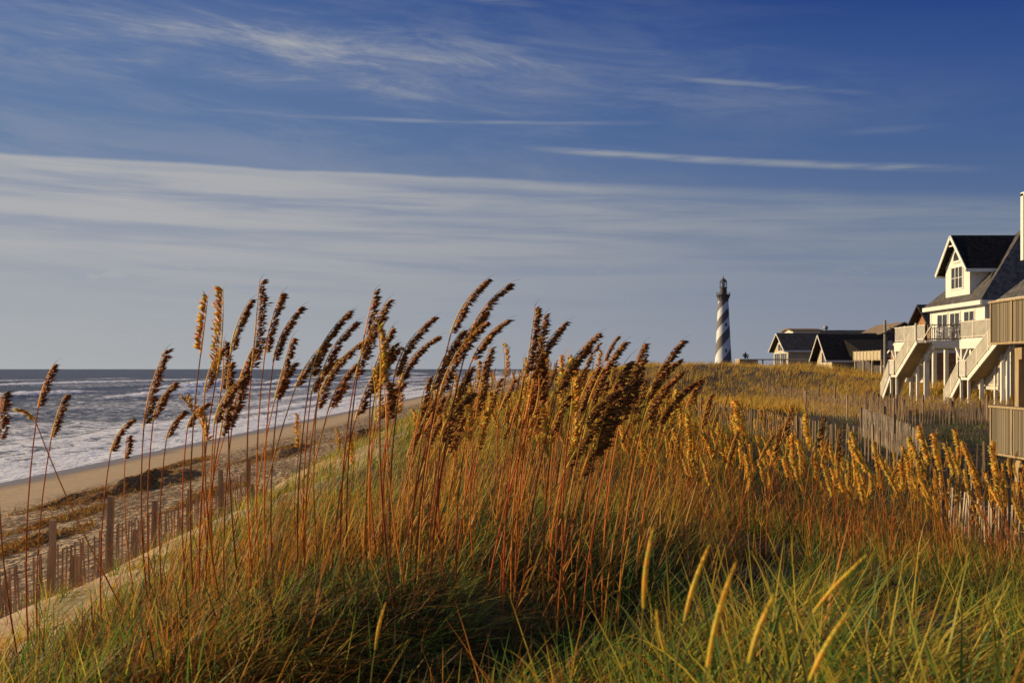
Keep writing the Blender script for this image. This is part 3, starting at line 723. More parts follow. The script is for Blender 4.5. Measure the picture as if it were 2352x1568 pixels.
PM = [proto(True, random.uniform(.02, .30), random.uniform(.95, 1.15), random.uniform(.22, .34), .9, .95) for _ in range(6)]
# dense stand in the middle (targets as picture bearing and head height at a chosen distance)
CROWD = [('sea oat of the left part of the stand, in front of beach and surf', 'sea oats crowded before the beach'),
         ('sea oat crowded under the highest curling heads, in front of the yellow hump', 'sea oats crowded in the middle of the stand'),
         ('sea oat crowded at the right end of the brown stand, toward the lighthouse', 'sea oats crowded at the right end of the stand')]
GOLDS = [('golden sea oat between the brown stand and the middle sand fence', 'golden sea oats below the lighthouse'),
         ('golden sea oat in front of the dark hollow and the sunlit slat fence', 'golden sea oats before the hollow'),
         ('golden sea oat at the right, below the tan board decks', 'golden sea oats below the board decks')]
cnt = 0
while cnt < 86:
    d = random.uniform(6.6, 13); X = random.triangular(620, 1560, 1280); x = (X - 1176) / FPX * d
    top = random.uniform(770, 950) if X > 1050 else random.uniform(850, 1010)
    g0 = h1(x, d); z = EYE - (top - 847) / FPX * d; sc = (z - g0) / 1.38
    if not .55 < sc < 1.5: continue
    put(random.choice(PB if random.random() < .66 else PM), x, d, sc, random.uniform(-.35, .35), *CROWD[0 if X < 1050 else 1 if X < 1290 else 2], random.uniform(-.1, .12)); cnt += 1
cnt = 0
while cnt < 146:
    d = random.uniform(9.5, 20); X = random.uniform(1480, 2420); x = (X - 1176) / FPX * d
    lo = 880 + (X - 1480) * .15; top = random.uniform(lo, lo + 165)
    if 1900 < X < 2160 and random.random() < .85: top = random.uniform(1010, 1120)
    g0 = h1(x, d); z = EYE - (top - 847) / FPX * d; sc = (z - g0) / 1.27
    if not .5 < sc < 1.6: continue
    put(random.choice(PG if random.random() < .85 else PB), x, d, sc, random.uniform(-.5, .5), *GOLDS[0 if X < 1850 else 1 if X < 2150 else 2], random.uniform(-.15, .1)); cnt += 1
# the smaller and farther ones read as one mass
allV, allF, allC = [], [], []; base = 0
cacheB = [[(np.array([v.co[:] for v in me.vertices]), np.array([p.vertices[:] for p in me.polygons]), np.array([c.color[:3] for c in me.color_attributes[0].data])) for _, me in ms] for ms in PB[:4] + PG[:5]]
def addmass(x, y, sc, rz, kind):
    global base
    z = h1(x, y); c, s_ = math.cos(rz), math.sin(rz)
    for (Vv, Ff, Cc) in cacheB[kind]:
        q = Vv * sc; q = np.stack([q[:, 0] * c - q[:, 1] * s_ + x, q[:, 0] * s_ + q[:, 1] * c + y, q[:, 2] + z], -1)
        allV.append(q); allF.append(Ff + base); allC.append(Cc * random.uniform(.8, 1.2)); base += len(q)
for _ in range(430):   # on the yellow hump behind the stand
    d = random.uniform(14, 34); x = random.uniform(-.08, .17) * d
    if x - SLOPE * d < -3.4: continue
    addmass(x, d, random.uniform(.65, 1.0), random.uniform(-.5, .5), random.randrange(9))
for _ in range(640):
    d = random.uniform(13, 48); x = random.uniform(.12, .46) * d
    if d > 24 and x > .26 * d: continue
    addmass(x, d, random.uniform(.6, .95), random.uniform(-.6, .6), random.choice((1, 4, 5, 6, 7, 8)))
o = link('distant_sea_oats', np_mesh('distant_sea_oats', np.concatenate(allV), np.concatenate(allF), M['oat'], np.concatenate(allC)))
tag(o, 'mass of smaller sea oats on the hump and hollow behind the near stalks', 'sea oats', None, 'stuff')
# bare reddish stalks and straw among the oats
parts = []
def stalks(n, y0, y1, xl, xr, hm, wid, names, wts, bend=.06, lean=.2):
    x, y = wedge(n, y0, y1, xl, xr, .3, pw=.8)
    k = RNG.uniform(0, 1, n) < 1.1; x, y = x[k], y[k]; n = len(x)
    parts.append(blades(x, y, hm * RNG.uniform(.5, 1.1, n), np.full(n, wid), RNG.normal(lean, .16, n), RNG.normal(0, .16, n), np.abs(RNG.normal(bend, bend, n)), pick(names, wts, n), 4))
stalks(230, 7, 10.5, -.30, -.10, 1.0, .012, ['orange', 'brown', 'gold'], [6, 2, 1])
stalks(230, 8, 11, -.18, .17, 1.05, .0135, ['orange', 'brown', 'gold'], [6, 2, 1.5])
stalks(420, 7, 11, -.26, .18, .85, .007, ['brown', 'orange', 'yellow'], [4, 2, 2], .45, .25)
stalks(330, 10, 15, -.12, .16, .9, .015, ['orange', 'brown', 'gold'], [6, 2, 2])
stalks(130, 6.8, 9, -.34, -.16, 1.0, .010, ['orange', 'brown'], [3, 2])
stalks(800, 9.5, 19, .13, .52, .70, .016, ['orange', 'gold', 'brown'], [5, 3, 2], .06, -.16)
stalks(600, 15, 32, -.08, .18, .7, .018, ['gold', 'orange', 'yellow'], [3, 2, 2])
V, F, C = join(parts)
o = link('dry_stalks', np_mesh('dry_stalks', V, F, M['grass'], C)); tag(o, 'thin rust-red and straw stalks standing between the sea oats', 'dry stalks', None, 'stuff')

# near spikes of beach grass, seed heads like slim golden rods
SP = [(1502,1205,1478,1395,2.7,'upright golden grass spike nearest the middle of the lower edge, left of its four neighbours'),
      (1632,1245,1572,1425,2.7,'golden grass spike curving right, second of the row of near spikes'),
      (1694,1280,1625,1530,2.3,'longest golden grass spike, in the middle of the near row'),
      (1995,1270,1868,1405,2.5,'grass spike leaning strongly right, farthest right of the near row'),
      (1508,1398,1528,1500,2.8,'short golden grass spike leaning left beneath the upright one'),
      (1780,1360,1720,1520,2.1,'blurred tan grass spike right of the longest golden one'),
      (1950,1400,1860,1560,2.2,'blurred brown grass spike below the strongly leaning one'),
      (887,1380,862,1490,4.0,'thin pale yellow grass spike in the lower left grass'),
      (824,1168,788,1255,6.5,'slim yellow spike leaning right at the foot of the brown stems'),
      (770,1120,742,1240,6.2,'taller yellow spike just left of the slim leaning one')]
for (tx, ty, bx, by, d, lab) in SP:
    tip = W(tx, ty, d); hb = W(bx, by, d); k = hb - tip
    ft = Vector((hb.x + k.x * 1.2, d, 0)); ft.z = h1(ft.x, d) - .03
    root = empty('beach_grass_spike', ft, lab, 'grass spike', 'near spikes of beach grass')
    ctl = hb + (hb - tip) * .6
    o_ = OM(); o_.tube([bez(ft, ctl, hb, i / 6) - ft for i in range(7)], .0028, .0022, (.30, .26, .06), 5); link('stem', o_.mesh('stem'), root)
    o_ = OM(); hl = (tip - hb).length; ax = (tip - hb)
    pts = [hb + ax * u + Vector((-.03 * hl * math.sin(math.pi * u), 0, 0)) - ft for u in [i / 10 for i in range(11)]]
    k2 = len(pts); wmax = .0046 * min(1.0, hl / .15) + .0012
    rad = [wmax * (math.sin(math.pi * min(1, .12 + i / 11)) ** .6) for i in range(k2)]
    cg = vj((.95, .68, .07), .06)
    for i in range(k2 - 1): o_.tube([pts[i], pts[i + 1]], rad[i], rad[i + 1], tuple(c * random.uniform(.85, 1.1) for c in cg), 8)
    for q in range(120):
        u = random.random() * .94; i = int(u * 10); p = pts[i] + (pts[i + 1] - pts[i]) * (u * 10 - i); a = random.uniform(0, 6.28)
        nr = Vector((math.cos(a), math.sin(a), 0)); r_ = rad[i]
        o_.lens(p + nr * r_ * .8, (ax.normalized() + nr * .12).normalized(), nr, .010, .003, .0015, vj((.95, .74, .10), .12))
    link('seed_head', o_.mesh('seed_head'), root)

# ------------------------------------------------------------------ sand fences
def fence(name_label, pts, hgt, gap, sw, post_every, post_h, missing=.05, lean=0.0, bury=0.0, pw=.09, tiltv=.05, group='sand fences', posts=True, colm='slat'):
    """pts: polyline (x, y); one thing, a panel of slats per bay and every post a part"""
    seg = []; tot = 0
    for a, b_ in zip(pts[:-1], pts[1:]): L = math.dist(a, b_); seg.append((tot, tot + L, a, b_)); tot += L
    def at_(u):
        for s0, s1, a, b_ in seg:
            if u <= s1 + 1e-6: k = (u - s0) / (s1 - s0); return a[0] + (b_[0] - a[0]) * k, a[1] + (b_[1] - a[1]) * k, Vector((b_[0] - a[0], b_[1] - a[1], 0)).normalized()
        return (*seg[-1][3], Vector((1, 0, 0)))
    x0, y0, _ = at_(0); root = empty('sand_fence', (x0, y0, h1(x0, y0)), name_label, 'fence', group)
    nb = max(1, round(tot / post_every)); bay = tot / nb
    for i in range(nb):
        mb = MB(); u = i * bay + gap; sag = random.uniform(.0, .08); tl = random.gauss(lean, tiltv)
        while u < (i + 1) * bay - gap * .3:
            x, y, dr = at_(u); 
            if random.random() > missing:
                z = h1(x, y); uu = (u - i * bay) / bay; dz_ = -sag * math.sin(math.pi * uu) - bury + random.gauss(0, .02)
                q = Vector((x, y, z - .12)); tp = Vector((x, y, z + hgt + dz_)) + dr * (tl + random.gauss(0, .03)) * hgt + Vector((-dr.y, dr.x, 0)) * random.gauss(0, .03) * hgt
                mb.bar(q, tp, .012, sw * random.uniform(.85, 1.1), up=dr)
            u += gap * random.uniform(.85, 1.15)
        # twisted wire rows
        for hz_ in (.25, .55, .85):
            a = at_(i * bay); b_ = at_((i + 1) * bay)
            za, zb = h1(a[0], a[1]) + hgt * hz_ - bury, h1(b_[0], b_[1]) + hgt * hz_ - bury
            mid = at_((i + .5) * bay); zm = h1(mid[0], mid[1]) + hgt * hz_ - bury - sag
            mb.tube([(a[0], a[1], za), (mid[0], mid[1], zm), (b_[0], b_[1], zb)], .004, 4)
        if mb.v: mb.build('slat_panel', M[colm], root)
    if posts:
        for i in range(nb + 1):
            x, y, dr = at_(min(tot, i * bay)); z = h1(x, y); mb = MB(); ph = post_h * random.uniform(.82, 1.18)
            mb.bar((x, y, z - .3), (x + random.gauss(0, .03), y + random.gauss(0, .03), z + ph), pw, pw * .9, up=(dr * 1.0 + Vector((random.gauss(0, .2), random.gauss(0, .2), 0))))
            mb.build('post', M['post'], root)
    return root
def G2(X, d): return ((X - 1176) / FPX * d, d)
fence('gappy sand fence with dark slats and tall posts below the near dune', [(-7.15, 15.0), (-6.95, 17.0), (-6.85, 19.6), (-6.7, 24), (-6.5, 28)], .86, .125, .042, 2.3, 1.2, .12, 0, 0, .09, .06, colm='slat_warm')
fence('nearly buried sand fence on the beach side of the left dune fence', [(-9.0, 20), (-8.8, 26), (-8.2, 36)], .6, .15, .04, 3.0, .85, .15, 0, .1, .12, .06)
fence('bundle of pale slats leaning over at the left edge of the view', [(-8.0, 15.5), (-7.25, 15.9)], .85, .075, .055, 1.2, .8, .0, .30, 0, .1, .08, posts=False)
# long row in front of the golden dune, parallel to the shore
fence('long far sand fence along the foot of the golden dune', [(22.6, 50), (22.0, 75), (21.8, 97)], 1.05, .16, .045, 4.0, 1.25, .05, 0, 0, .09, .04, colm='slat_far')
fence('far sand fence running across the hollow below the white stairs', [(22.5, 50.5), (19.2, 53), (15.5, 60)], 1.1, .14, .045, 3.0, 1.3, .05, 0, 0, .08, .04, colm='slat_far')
# side-lit stretch toward the camera
fence('sunlit leaning sand fence in the middle of the hollow', [G2(1979, 45), G2(2030, 39), G2(2078, 34), G2(2119, 30.3)], 1.12, .098, .048, 3.0, 1.3, .03, .03, 0, .08, .06)
fence('shaded sand fence seen through the golden sea oats', [G2(1600, 41), G2(1860, 34), G2(2117, 30), G2(2262, 29.2)], .95, .13, .045, 3.0, 1.0, .06, 0, 0, .06, .05, colm='slat_far')  # browner slats put shade into the colour of this sun-facing run
fence('half-buried sand fence with pale slanting slats at the right edge', [G2(2170, 19.8), G2(2245, 18.6), G2(2321, 17.6), G2(2400, 16.8)], .78, .10, .042, 1.05, .95, .02, .12, 0, .10, .04)
fence('short piece of sand fence beyond the sunlit hollow stretch', [G2(1990, 66), G2(2030, 62), G2(2075, 58)], 1.2, .11, .045, 2.5, 1.25, .03, 0, 0, .08, .04, colm='slat_far')

# ------------------------------------------------------------------ seaweed
def weed_pile(cx, cy, L, Wd, hg, label, seed):
    r = np.random.default_rng(seed); na, nr = 90, 16
    A, Q = np.meshgrid(np.linspace(0, 2 * np.pi, na, endpoint=False), np.linspace(0, 1, nr), indexing='ij')
    ed = 1 + .25 * np.sin(A * 3 + seed) + .14 * np.sin(A * 7 + seed * 2) + .07 * np.sin(A * 15)
    x = np.cos(A) * Q * Wd * ed; y = np.sin(A) * Q * L * ed
    z = hg * (1 - Q ** 2) ** 1.1 * (1 + .9 * lump(x, y * .5, .30, seed)) + .22 * hg * np.abs(r.normal(0, 1, x.shape)) * (1 - Q)
    X = cx + x + SLOPE * y; Y = cy + y; Z = H(X, Y) + np.maximum(z, 0) - .015
    I = np.arange(A.size).reshape(A.shape); J = np.roll(I, -1, axis=0)
    F = np.stack([I[:, :-1], J[:, :-1], J[:, 1:], I[:, 1:]], -1).reshape(-1, 4)
    V = np.stack([X, Y, Z], -1).reshape(-1, 3) - np.array([cx, cy, h1(cx, cy)])
    root = empty('seaweed_pile', (cx, cy, h1(cx, cy)), label, 'seaweed', 'seaweed piles on the beach')
    link('mound', np_mesh('mound', V, F, M['weed'], None, False), root)
    n = 5200; q = np.sqrt(r.uniform(0, 1, n)) * 1.35; a = r.uniform(0, 6.28, n); e = 1 + .25 * np.sin(a * 3 + seed) + .14 * np.sin(a * 7 + seed * 2)
    xx = cx + np.cos(a) * q * Wd * e; yy = cy + np.sin(a) * q * L * e; zz_ = H(xx, yy) + hg * np.maximum(1 - q ** 2, 0) ** 1.1
    V, F, C = blades(xx, yy, r.uniform(.08, .30, n), np.full(n, .03), r.normal(0, 1.2, n), r.normal(0, 1.2, n), np.abs(r.normal(.3, .3, n)), pick(['brown', 'orange', 'yellow'], [3, 1.4, .6], n), 3, zz_)
    link('strands', np_mesh('strands', V - np.array([cx, cy, h1(cx, cy)]), F, M['grass'], C), root)
M['weed'] = simple('seaweed', (.24, .13, .04), .9, .55, 5, .8, 14)
weed_pile(-18.9, 60, 7.5, 1.5, .42, 'large brown mound of seaweed on the beach, left of the brown stems', 1)
weed_pile(-20.2, 54, 4.5, .9, .22, 'low streak of seaweed running left from the large mound', 2)
weed_pile(-16.0, 79, 8, 1.3, .32, 'dark line of seaweed on the beach beyond the large mound', 3)
weed_pile(-12.8, 96, 10, 1.1, .35, 'farthest seaweed line near the head of the beach', 4)
weed_pile(-15.6, 37, 3.2, .6, .14, 'small dark seaweed streak nearest the left sand fence', 5)
weed_pile(-13.2, 50, 4.0, .55, .14, 'thin seaweed streak between the large mound and the buried fence', 6)
weed_pile(-21.5, 74, 6.0, .6, .14, 'faint seaweed streak near the wet sand, beyond the large mound', 7)
weed_pile(-17.5, 45, 3.4, .5, .12, 'low seaweed streak on the trampled sand in front of the large mound', 8)
# scattered small bits
n = 2600; yy = RNG.uniform(20, 130, n) ; ss_ = RNG.uniform(-24, -9.5, n); xx = ss_ + SLOPE * yy
pt = []
cx = RNG.choice(len(xx), 2000); per = 10; rep = np.repeat(cx, per); px = xx[rep] + RNG.normal(0, .15, len(rep)); py = yy[rep] + RNG.normal(0, .45, len(rep)); N = len(rep)
pt.append(blades(px, py, RNG.uniform(.08, .28, N), np.full(N, .035), RNG.normal(0, 2.5, N), RNG.normal(0, 2.5, N), np.abs(RNG.normal(.2, .2, N)), pick(['brown', 'dark', 'orange'], [4, 2, 1], N), 2))
V, F, C = join(pt); o = link('seaweed_litter', np_mesh('seaweed_litter', V, F, M['grass'], C)); tag(o, 'scraps of brown seaweed scattered over the trampled beach', 'seaweed', None, 'stuff')

# ------------------------------------------------------------------ lighthouse
LX, LY, LZ = 130.0, 700.0, 0.0
m, t, b = mat('lighthouse_spiral_paint'); M['spiral'] = m
tcn = t.new('ShaderNodeTexCoord'); s3 = t.new('ShaderNodeSeparateXYZ'); t.l.new(tcn.outputs['Object'], s3.inputs[0])
th_ = t.m('ARCTAN2', s3.outputs[1], s3.outputs[0]); zz_ = s3.outputs[2]
u = t.m('SUBTRACT', 46.4, zz_)
g = t.m('SUBTRACT', t.m('MULTIPLY', u, .101), t.m('MULTIPLY', t.m('MULTIPLY', u, u), .00075))
ph = t.m('ADD', t.m('ADD', g, t.m('DIVIDE', th_, math.pi)), .28)
fr = t.m('FRACT', t.m('ADD', ph, 10.0))
stripe = t.m('MULTIPLY', t.ss(fr, .24, .26), t.ss(fr, .76, .74))
t.l.new(t.mix(stripe, t.mix(t.noise(tcn.outputs['Object'], .4, 4), (.66, .66, .66), (.76, .75, .74)), (.135, .12, .115)), b.inputs['Base Color']); b.inputs['Roughness'].default_value = .7  # grey of the dark bands holds sun fading plus painted-in distance haze
lh = empty('lighthouse', (LX, LY, LZ), 'tall lighthouse with black and white spiral bands rising behind the golden dune', 'lighthouse')
def LM(): return MB()
mb = LM(); mb.lathe([(6.2, 0), (6.2, 7), (5.35, 7.4), (4.9, 14), (4.45, 22), (4.05, 30), (3.65, 38), (3.3, 45), (3.15, 48.5)], (LX, LY, LZ), 64); mb.build('tower', M['spiral'], lh, True)
mb = LM(); mb.lathe([(3.15, 48.5), (3.2, 49), (3.3, 50.4), (3.4, 51.6), (4.3, 52.3), (4.3, 52.6), (2.2, 52.6), (2.15, 57.0), (2.5, 57.0), (2.5, 57.2), (1.8, 57.2)], (LX, LY, LZ), 40); mb.build('gallery', M['lh_grey'], lh)
mb = LM()
for k in range(12):
    a = 2 * math.pi * k / 12; c_, s_ = math.cos(a), math.sin(a)
    mb.bar((LX + 3.2 * c_, LY + 3.2 * s_, 50.0), (LX + 4.2 * c_, LY + 4.2 * s_, 52.2), .25, .3)
mb.build('bracket', M['lh_grey'], lh)
mb = LM()
for k in range(24):
    a = 2 * math.pi * k / 24; c_, s_ = math.cos(a), math.sin(a); mb.bar((LX + 4.2 * c_, LY + 4.2 * s_, 52.6), (LX + 4.2 * c_, LY + 4.2 * s_, 53.9), .10)
    a2 = a + 2 * math.pi / 24
    for z_ in (53.2, 53.9): mb.bar((LX + 4.2 * c_, LY + 4.2 * s_, z_), (LX + 4.2 * math.cos(a2), LY + 4.2 * math.sin(a2), z_), .08)
mb.build('gallery_railing', M['lh_grey'], lh)
mb = LM()
for k in range(12):
    a = 2 * math.pi * k / 12; c_, s_ = math.cos(a), math.sin(a); mb.bar((LX + 2.15 * c_, LY + 2.15 * s_, 57.3), (LX + 2.15 * c_, LY + 2.15 * s_, 60.6), .16)
lr = mb.build('lantern_room', M['lh_grey'], lh)
mb = LM(); mb.lathe([(2.05, 57.35), (2.05, 60.5)], (LX, LY, LZ), 24)
m, t, b = mat('lantern_glass'); b.inputs['Base Color'].default_value = (.8, .85, .9, 1); b.inputs['Transmission Weight'].default_value = .9; b.inputs['Roughness'].default_value = .05; b.inputs['IOR'].default_value = 1.05
mb.build('lantern_glass', m, lh)
mb = LM(); mb.lathe([(.01, 57.4), (.8, 57.6), (.9, 59), (.5, 60), (.01, 60.1)], (LX, LY, LZ), 16); mb.build('lamp', M['metal'], lh)
mb = LM(); mb.lathe([(2.3, 60.5), (2.25, 60.8), (1.5, 61.9), (.5, 62.6), (.35, 63.2), (.01, 63.4)], (LX, LY, LZ), 24); mb.build('dome', M['lh_grey'], lh)
mb = LM(); mb.tube([(LX, LY, 63.2), (LX, LY, 65.0)], .12, 6); mb.build('lightning_rod', M['lh_grey'], lh)
for zc, aa in ((17, -80), (33, -75), (41, -70)):
    a = R(aa); r_ = np.interp(zc, [14, 22, 30, 38, 45], [4.9, 4.45, 4.05, 3.65, 3.3]); c_, s_ = math.cos(a), math.sin(a)
    mb = LM(); mb.bar((LX + r_ * c_, LY + r_ * s_, zc), (LX + r_ * c_, LY + r_ * s_, zc + 2.2), 1.1, .35, up=(c_, s_, 0)); mb.build('window', M['lh_grey'], lh)

# ------------------------------------------------------------------ houses
def gable_prism(mb, x0, x1, y0, y1, ze, zr, axis, th=.18, mi=0):
    """roof slab pair; axis 'x' = ridge along x"""
    if axis == 'x':
        ym = (y0 + y1) / 2
        for ya in (y0, y1): mb.prism([(x0, ya, ze), (x0, ym, zr), (x0, ym, zr + th), (x0, ya, ze + th)], (x1 - x0, 0, 0), mi)
    else:
        xm = (x0 + x1) / 2
        for xa in (x0, x1): mb.prism([(xa, y0, ze), (xm, y0, zr), (xm, y0, zr + th), (xa, y0, ze + th)], (0, y1 - y0, 0), mi)
def window_sea(x, y0, y1, z0, z1, root, nx=2, nz=1, fr=.12, arch=False):
    """window in a wall facing the sea (-x), between y0<y1"""
    mb = MB(); p = .06
    mb.box((x - p, y0 - fr, z0 - fr), (x - .002, y0, z1 + fr)); mb.box((x - p, y1, z0 - fr), (x - .002, y1 + fr, z1 + fr))
    mb.box((x - p, y0, z0 - fr), (x - .002, y1, z0)); mb.box((x - p, y0, z1), (x - .002, y1, z1 + fr))
    for i in range(1, nx): yy_ = y0 + (y1 - y0) * i / nx; mb.box((x - .05, yy_ - .05, z0), (x - .004, yy_ + .05, z1))
    for i in range(1, nz): z_ = z0 + (z1 - z0) * i / nz; mb.box((x - .045, y0, z_ - .02), (x - .006, y1, z_ + .02))
    w_ = mb.build('window', M['white'], root)
    mb = MB(); mb.box((x - .03, y0, z0), (x - .001, y1, z1)); mb.build('pane', M['glass'], w_); return w_
def window_cam(y, x0, x1, z0, z1, root, nx=2):
    mb = MB(); fr = .1
    mb.box((x0 - fr, y - .06, z0 - fr), (x0, y - .002, z1 + fr)); mb.box((x1, y - .06, z0 - fr), (x1 + fr, y - .002, z1 + fr)); mb.box((x0, y - .06, z0 - fr), (x1, y - .002, z0)); mb.box((x0, y - .06, z1), (x1, y - .002, z1 + fr))
    for i in range(1, nx): xx_ = x0 + (x1 - x0) * i / nx; mb.box((xx_ - .04, y - .05, z0), (xx_ + .04, y - .004, z1))
    w_ = mb.build('window', M['white'], root); mb = MB(); mb.box((x0, y - .03, z0), (x1, y - .001, z1)); mb.build('pane', M['glass'], w_)
def railing(mb, p, q, h=1.0, gap=.13, bw=.045, post=1.8):
    p = Vector(p); q = Vector(q); L = (q - p).length; n = int(L / gap); d = (q - p) / max(n, 1)
    for i in range(n + 1):
        a = p + d * i; mb.bar(a + Vector((0, 0, .08)), a + Vector((0, 0, h)), bw, bw)
    mb.bar(p + Vector((0, 0, h)), q + Vector((0, 0, h)), .12, .06); mb.bar(p + Vector((0, 0, .1)), q + Vector((0, 0, .1)), .06, .08)
    k = max(1, round(L / post))
    for i in range(k + 1): a = p + (q - p) * i / k; mb.bar(a, a + Vector((0, 0, h + .08)), .11, .11)
def stair(root, x, y0, z0, y1, z1, wid, material, solid_gap=.13):
    """flight along y from (y0,z0) top to (y1,z1) bottom, x = seaward side"""
    mb = MB(); n = max(3, round(abs(z0 - z1) / .19))
    for i in range(n): yy_ = y0 + (y1 - y0) * (i + .5) / n; z_ = z0 + (z1 - z0) * (i + .5) / n; mb.box((x + .05, yy_ - .15, z_ - .03), (x + wid - .05, yy_ + .15, z_ + .02))
    for xx_ in (x, x + wid): mb.bar((xx_, y0, z0 - .1), (xx_, y1, z1 - .1), .07, .34)
    fl = mb.build('stair_flight', material, root)
    mb = MB(); mb.prism([(x + .06, y0, z0 - .16), (x + wid - .06, y0, z0 - .16), (x + wid - .06, y0, z0 - .20), (x + .06, y0, z0 - .20)], (0, y1 - y0, z1 - z0)); mb.build('soffit', M['wood_plain'], fl)
    mb = MB(); railing(mb, (x - .05, y0, z0), (x - .05, y1, z1), 1.0, .16, .085); mb.build('stair_railing', M['rail'], fl)
    mb = MB(); mb.bar((x + wid, y0, z0 + 1), (x + wid, y1, z1 + 1), .08, .08); mb.build('handrail', M['rail'], fl)

def beach_house(label, x0, y0, y1, zg, zf, ze, depth, dormer, deck, stairx, win, name='beach_house', group='white twin beach houses'):
    root = empty(name, (x0, y0, zg), label, 'house', group)
    x1 = x0 + depth
    mb = MB(); mb.box((x0, y0, zf - .12), (x1, y1, ze)); mb.build('wall', M['siding'], root)
    mb = MB(); mb.box((x0 + 2.6, y0 + .6, zg - .3), (x1 - .5, y1 - .6, zf - .125)); mb.build('lower_wall', M['tan_wall'], root)
    for py_ in np.arange(y0 + .2, y1, 2.4):
        mb = MB(); mb.box((x0 + .05, py_ - .14, zg - .6), (x0 + .33, py_ + .14, zf - .125)); mb.build('pile', M['white'], root)
    # hip roof with overhang
    ov = .45; pit = 1.04; ym = (y0 + y1) / 2; hw = (y1 - y0) / 2 + ov; zr = ze + hw * pit
    a = [(x0 - ov, y0 - ov, ze), (x1 + ov, y0 - ov, ze), (x1 + ov, y1 + ov, ze), (x0 - ov, y1 + ov, ze)]
    xa = x0 - ov + hw; xb = max(xa + .1, x1 + ov - hw)
    mb = MB(); mb.add([(p[0], p[1], ze + .25) for p in a] + [(xa, ym, zr + .25), (xb, ym, zr + .25)] + a, [(0, 1, 5, 4), (2, 3, 4, 5), (1, 2, 5), (3, 0, 4), (6, 7, 1, 0), (7, 8, 2, 1), (8, 9, 3, 2), (9, 6, 0, 3), (9, 8, 7, 6)])
    roof = mb.build('roof', M['roof_grey'], root)
    mb = MB(); e = .03
    for p, q in ((a[0], a[1]), (a[1], a[2]), (a[2], a[3]), (a[3], a[0])):
        pv, qv = Vector(p), Vector(q); n_ = (qv - pv).normalized().cross(Vector((0, 0, 1))) * .03
        mb.bar(pv + n_ + Vector((0, 0, .10)), qv + n_ + Vector((0, 0, .10)), .05, .30)
    mb.build('fascia', M['white'], roof)
    # dormer
    dy0, dy1, dze, dzr = dormer; dm = (dy0 + dy1) / 2; dx = x0 + .15; dxe = x0 + 5.4
    mb = MB(); mb.prism([(dx, dy0, ze + .6), (dx, dy1, ze + .6), (dx, dy1, dze), (dx, dm, dzr - .25), (dx, dy0, dze)], (dxe - dx, 0, 0)); dor = mb.build('dormer', M['siding'], root)
    sl = (dzr - dze) / (dm - dy0); o2 = .62
    mb = MB(); gable_prism(mb, dx - .5, dxe + .9, dy0 - o2, dy1 + o2, dze - sl * o2, dzr, 'x', .16); mb.build('dormer_roof', M['roof_shaded'], dor)
    mb = MB()
    for ya in (dy0 - o2 - .02, dy1 + o2 + .02):
        mb.bar((dx - .53, ya, dze - sl * o2 - .02), (dx - .53, dm, dzr + .05), .06, .26)
        mb.bar((dx - .5, ya, dze - sl * o2 - .02), (dxe - .6, ya, dze - sl * o2 - .02), .05, .24)
    mb.bar((dx - .4, dm - .5, dzr - .62), (dx - .4, dm + .5, dzr - .62), .07, .09)
    mb.build('dormer_trim', M['white'], dor)
    window_sea(dx, dm - 1.0, dm + 1.0, ze + 1.45, ze + 2.95, dor, 3, 2)
    # arched vent
    mb = MB(); cz_ = ze + 3.45; r_ = .52
    mb.prism([(dx - .04, dm - r_, cz_)] + [(dx - .04, dm - r_ * math.cos(math.pi * k / 10), cz_ + r_ * 1.25 * math.sin(math.pi * k / 10)) for k in range(1, 10)] + [(dx - .04, dm + r_, cz_)], (.035, 0, 0)); v_ = mb.build('vent', M['glass'], dor)
    mb = MB()
    arc = [(dx - .05, dm - (r_ + .06) * math.cos(math.pi * k / 10), cz_ + (r_ + .06) * 1.25 * math.sin(math.pi * k / 10)) for k in range(11)]
    for p, q in zip(arc[:-1], arc[1:]): mb.bar(p, q, .1, .1)
    mb.box((dx - .1, dm - r_ - .15, cz_ - .16), (dx - .01, dm + r_ + .15, cz_)); mb.build('vent_trim', M['white'], v_)
    for (wy0, wy1, wz0, wz1, nx) in win: window_sea(x0 if wz0 > zf - .3 else x0 + 2.6, wy0, wy1, wz0, wz1, root, nx, 1)
    # corner boards
    mb = MB()
    for yy_ in (y0, y1): mb = MB(); mb.box((x0 - .03, yy_ - .1, zf), (x0 + .14, yy_ + .1, ze)); mb.build('corner_board', M['white'], root)
    # deck
    kx, ky0, ky1 = deck
    mb = MB(); mb.box((kx, ky0, zf - .12), (x0 - .01, ky1, zf)); mb.box((kx - .05, ky0 - .05, zf - .62), (kx + .06, ky1 + .05, zf - .12)); mb.box((kx + .06, ky0 - .05, zf - .5), (x0 - .01, ky0 + .05, zf - .12)); mb.box((kx + .06, ky1 - .05, zf - .5), (x0 - .01, ky1 + .05, zf - .12))
    dk = mb.build('deck', M['white'], root)
    mb = MB(); railing(mb, (kx, ky0, zf), (kx, ky1, zf), 1.02, .15, .075); railing(mb, (kx, ky1, zf), (x0, ky1, zf), 1.02, .13); mb.build('deck_railing', M['rail'], dk)
    mb = MB(); railing(mb, (kx, ky0, zf), (x0, ky0, zf), 1.02, .28, .04); mb.build('side_railing', M['wood_plain'], dk)
    for (px_, py_) in ((kx + .1, ky0 + .05), (kx + .1, (ky0 + ky1) / 2), (kx + .1, ky1 - .05), (x0 - .8, ky0 + .1), ((kx + x0) / 2, ky0 + .1)):
        mb = MB(); mb.box((px_ - .1, py_ - .1, zg - 1.2), (px_ + .1, py_ + .1, zf - .5))
        for s_ in (-1, 1):
            if px_ < kx + .5: mb.bar((px_, py_, zf - 1.5), (px_, py_ + s_ * 1.0, zf - .55), .12, .12)
        mb.build('post', M['white'], root)
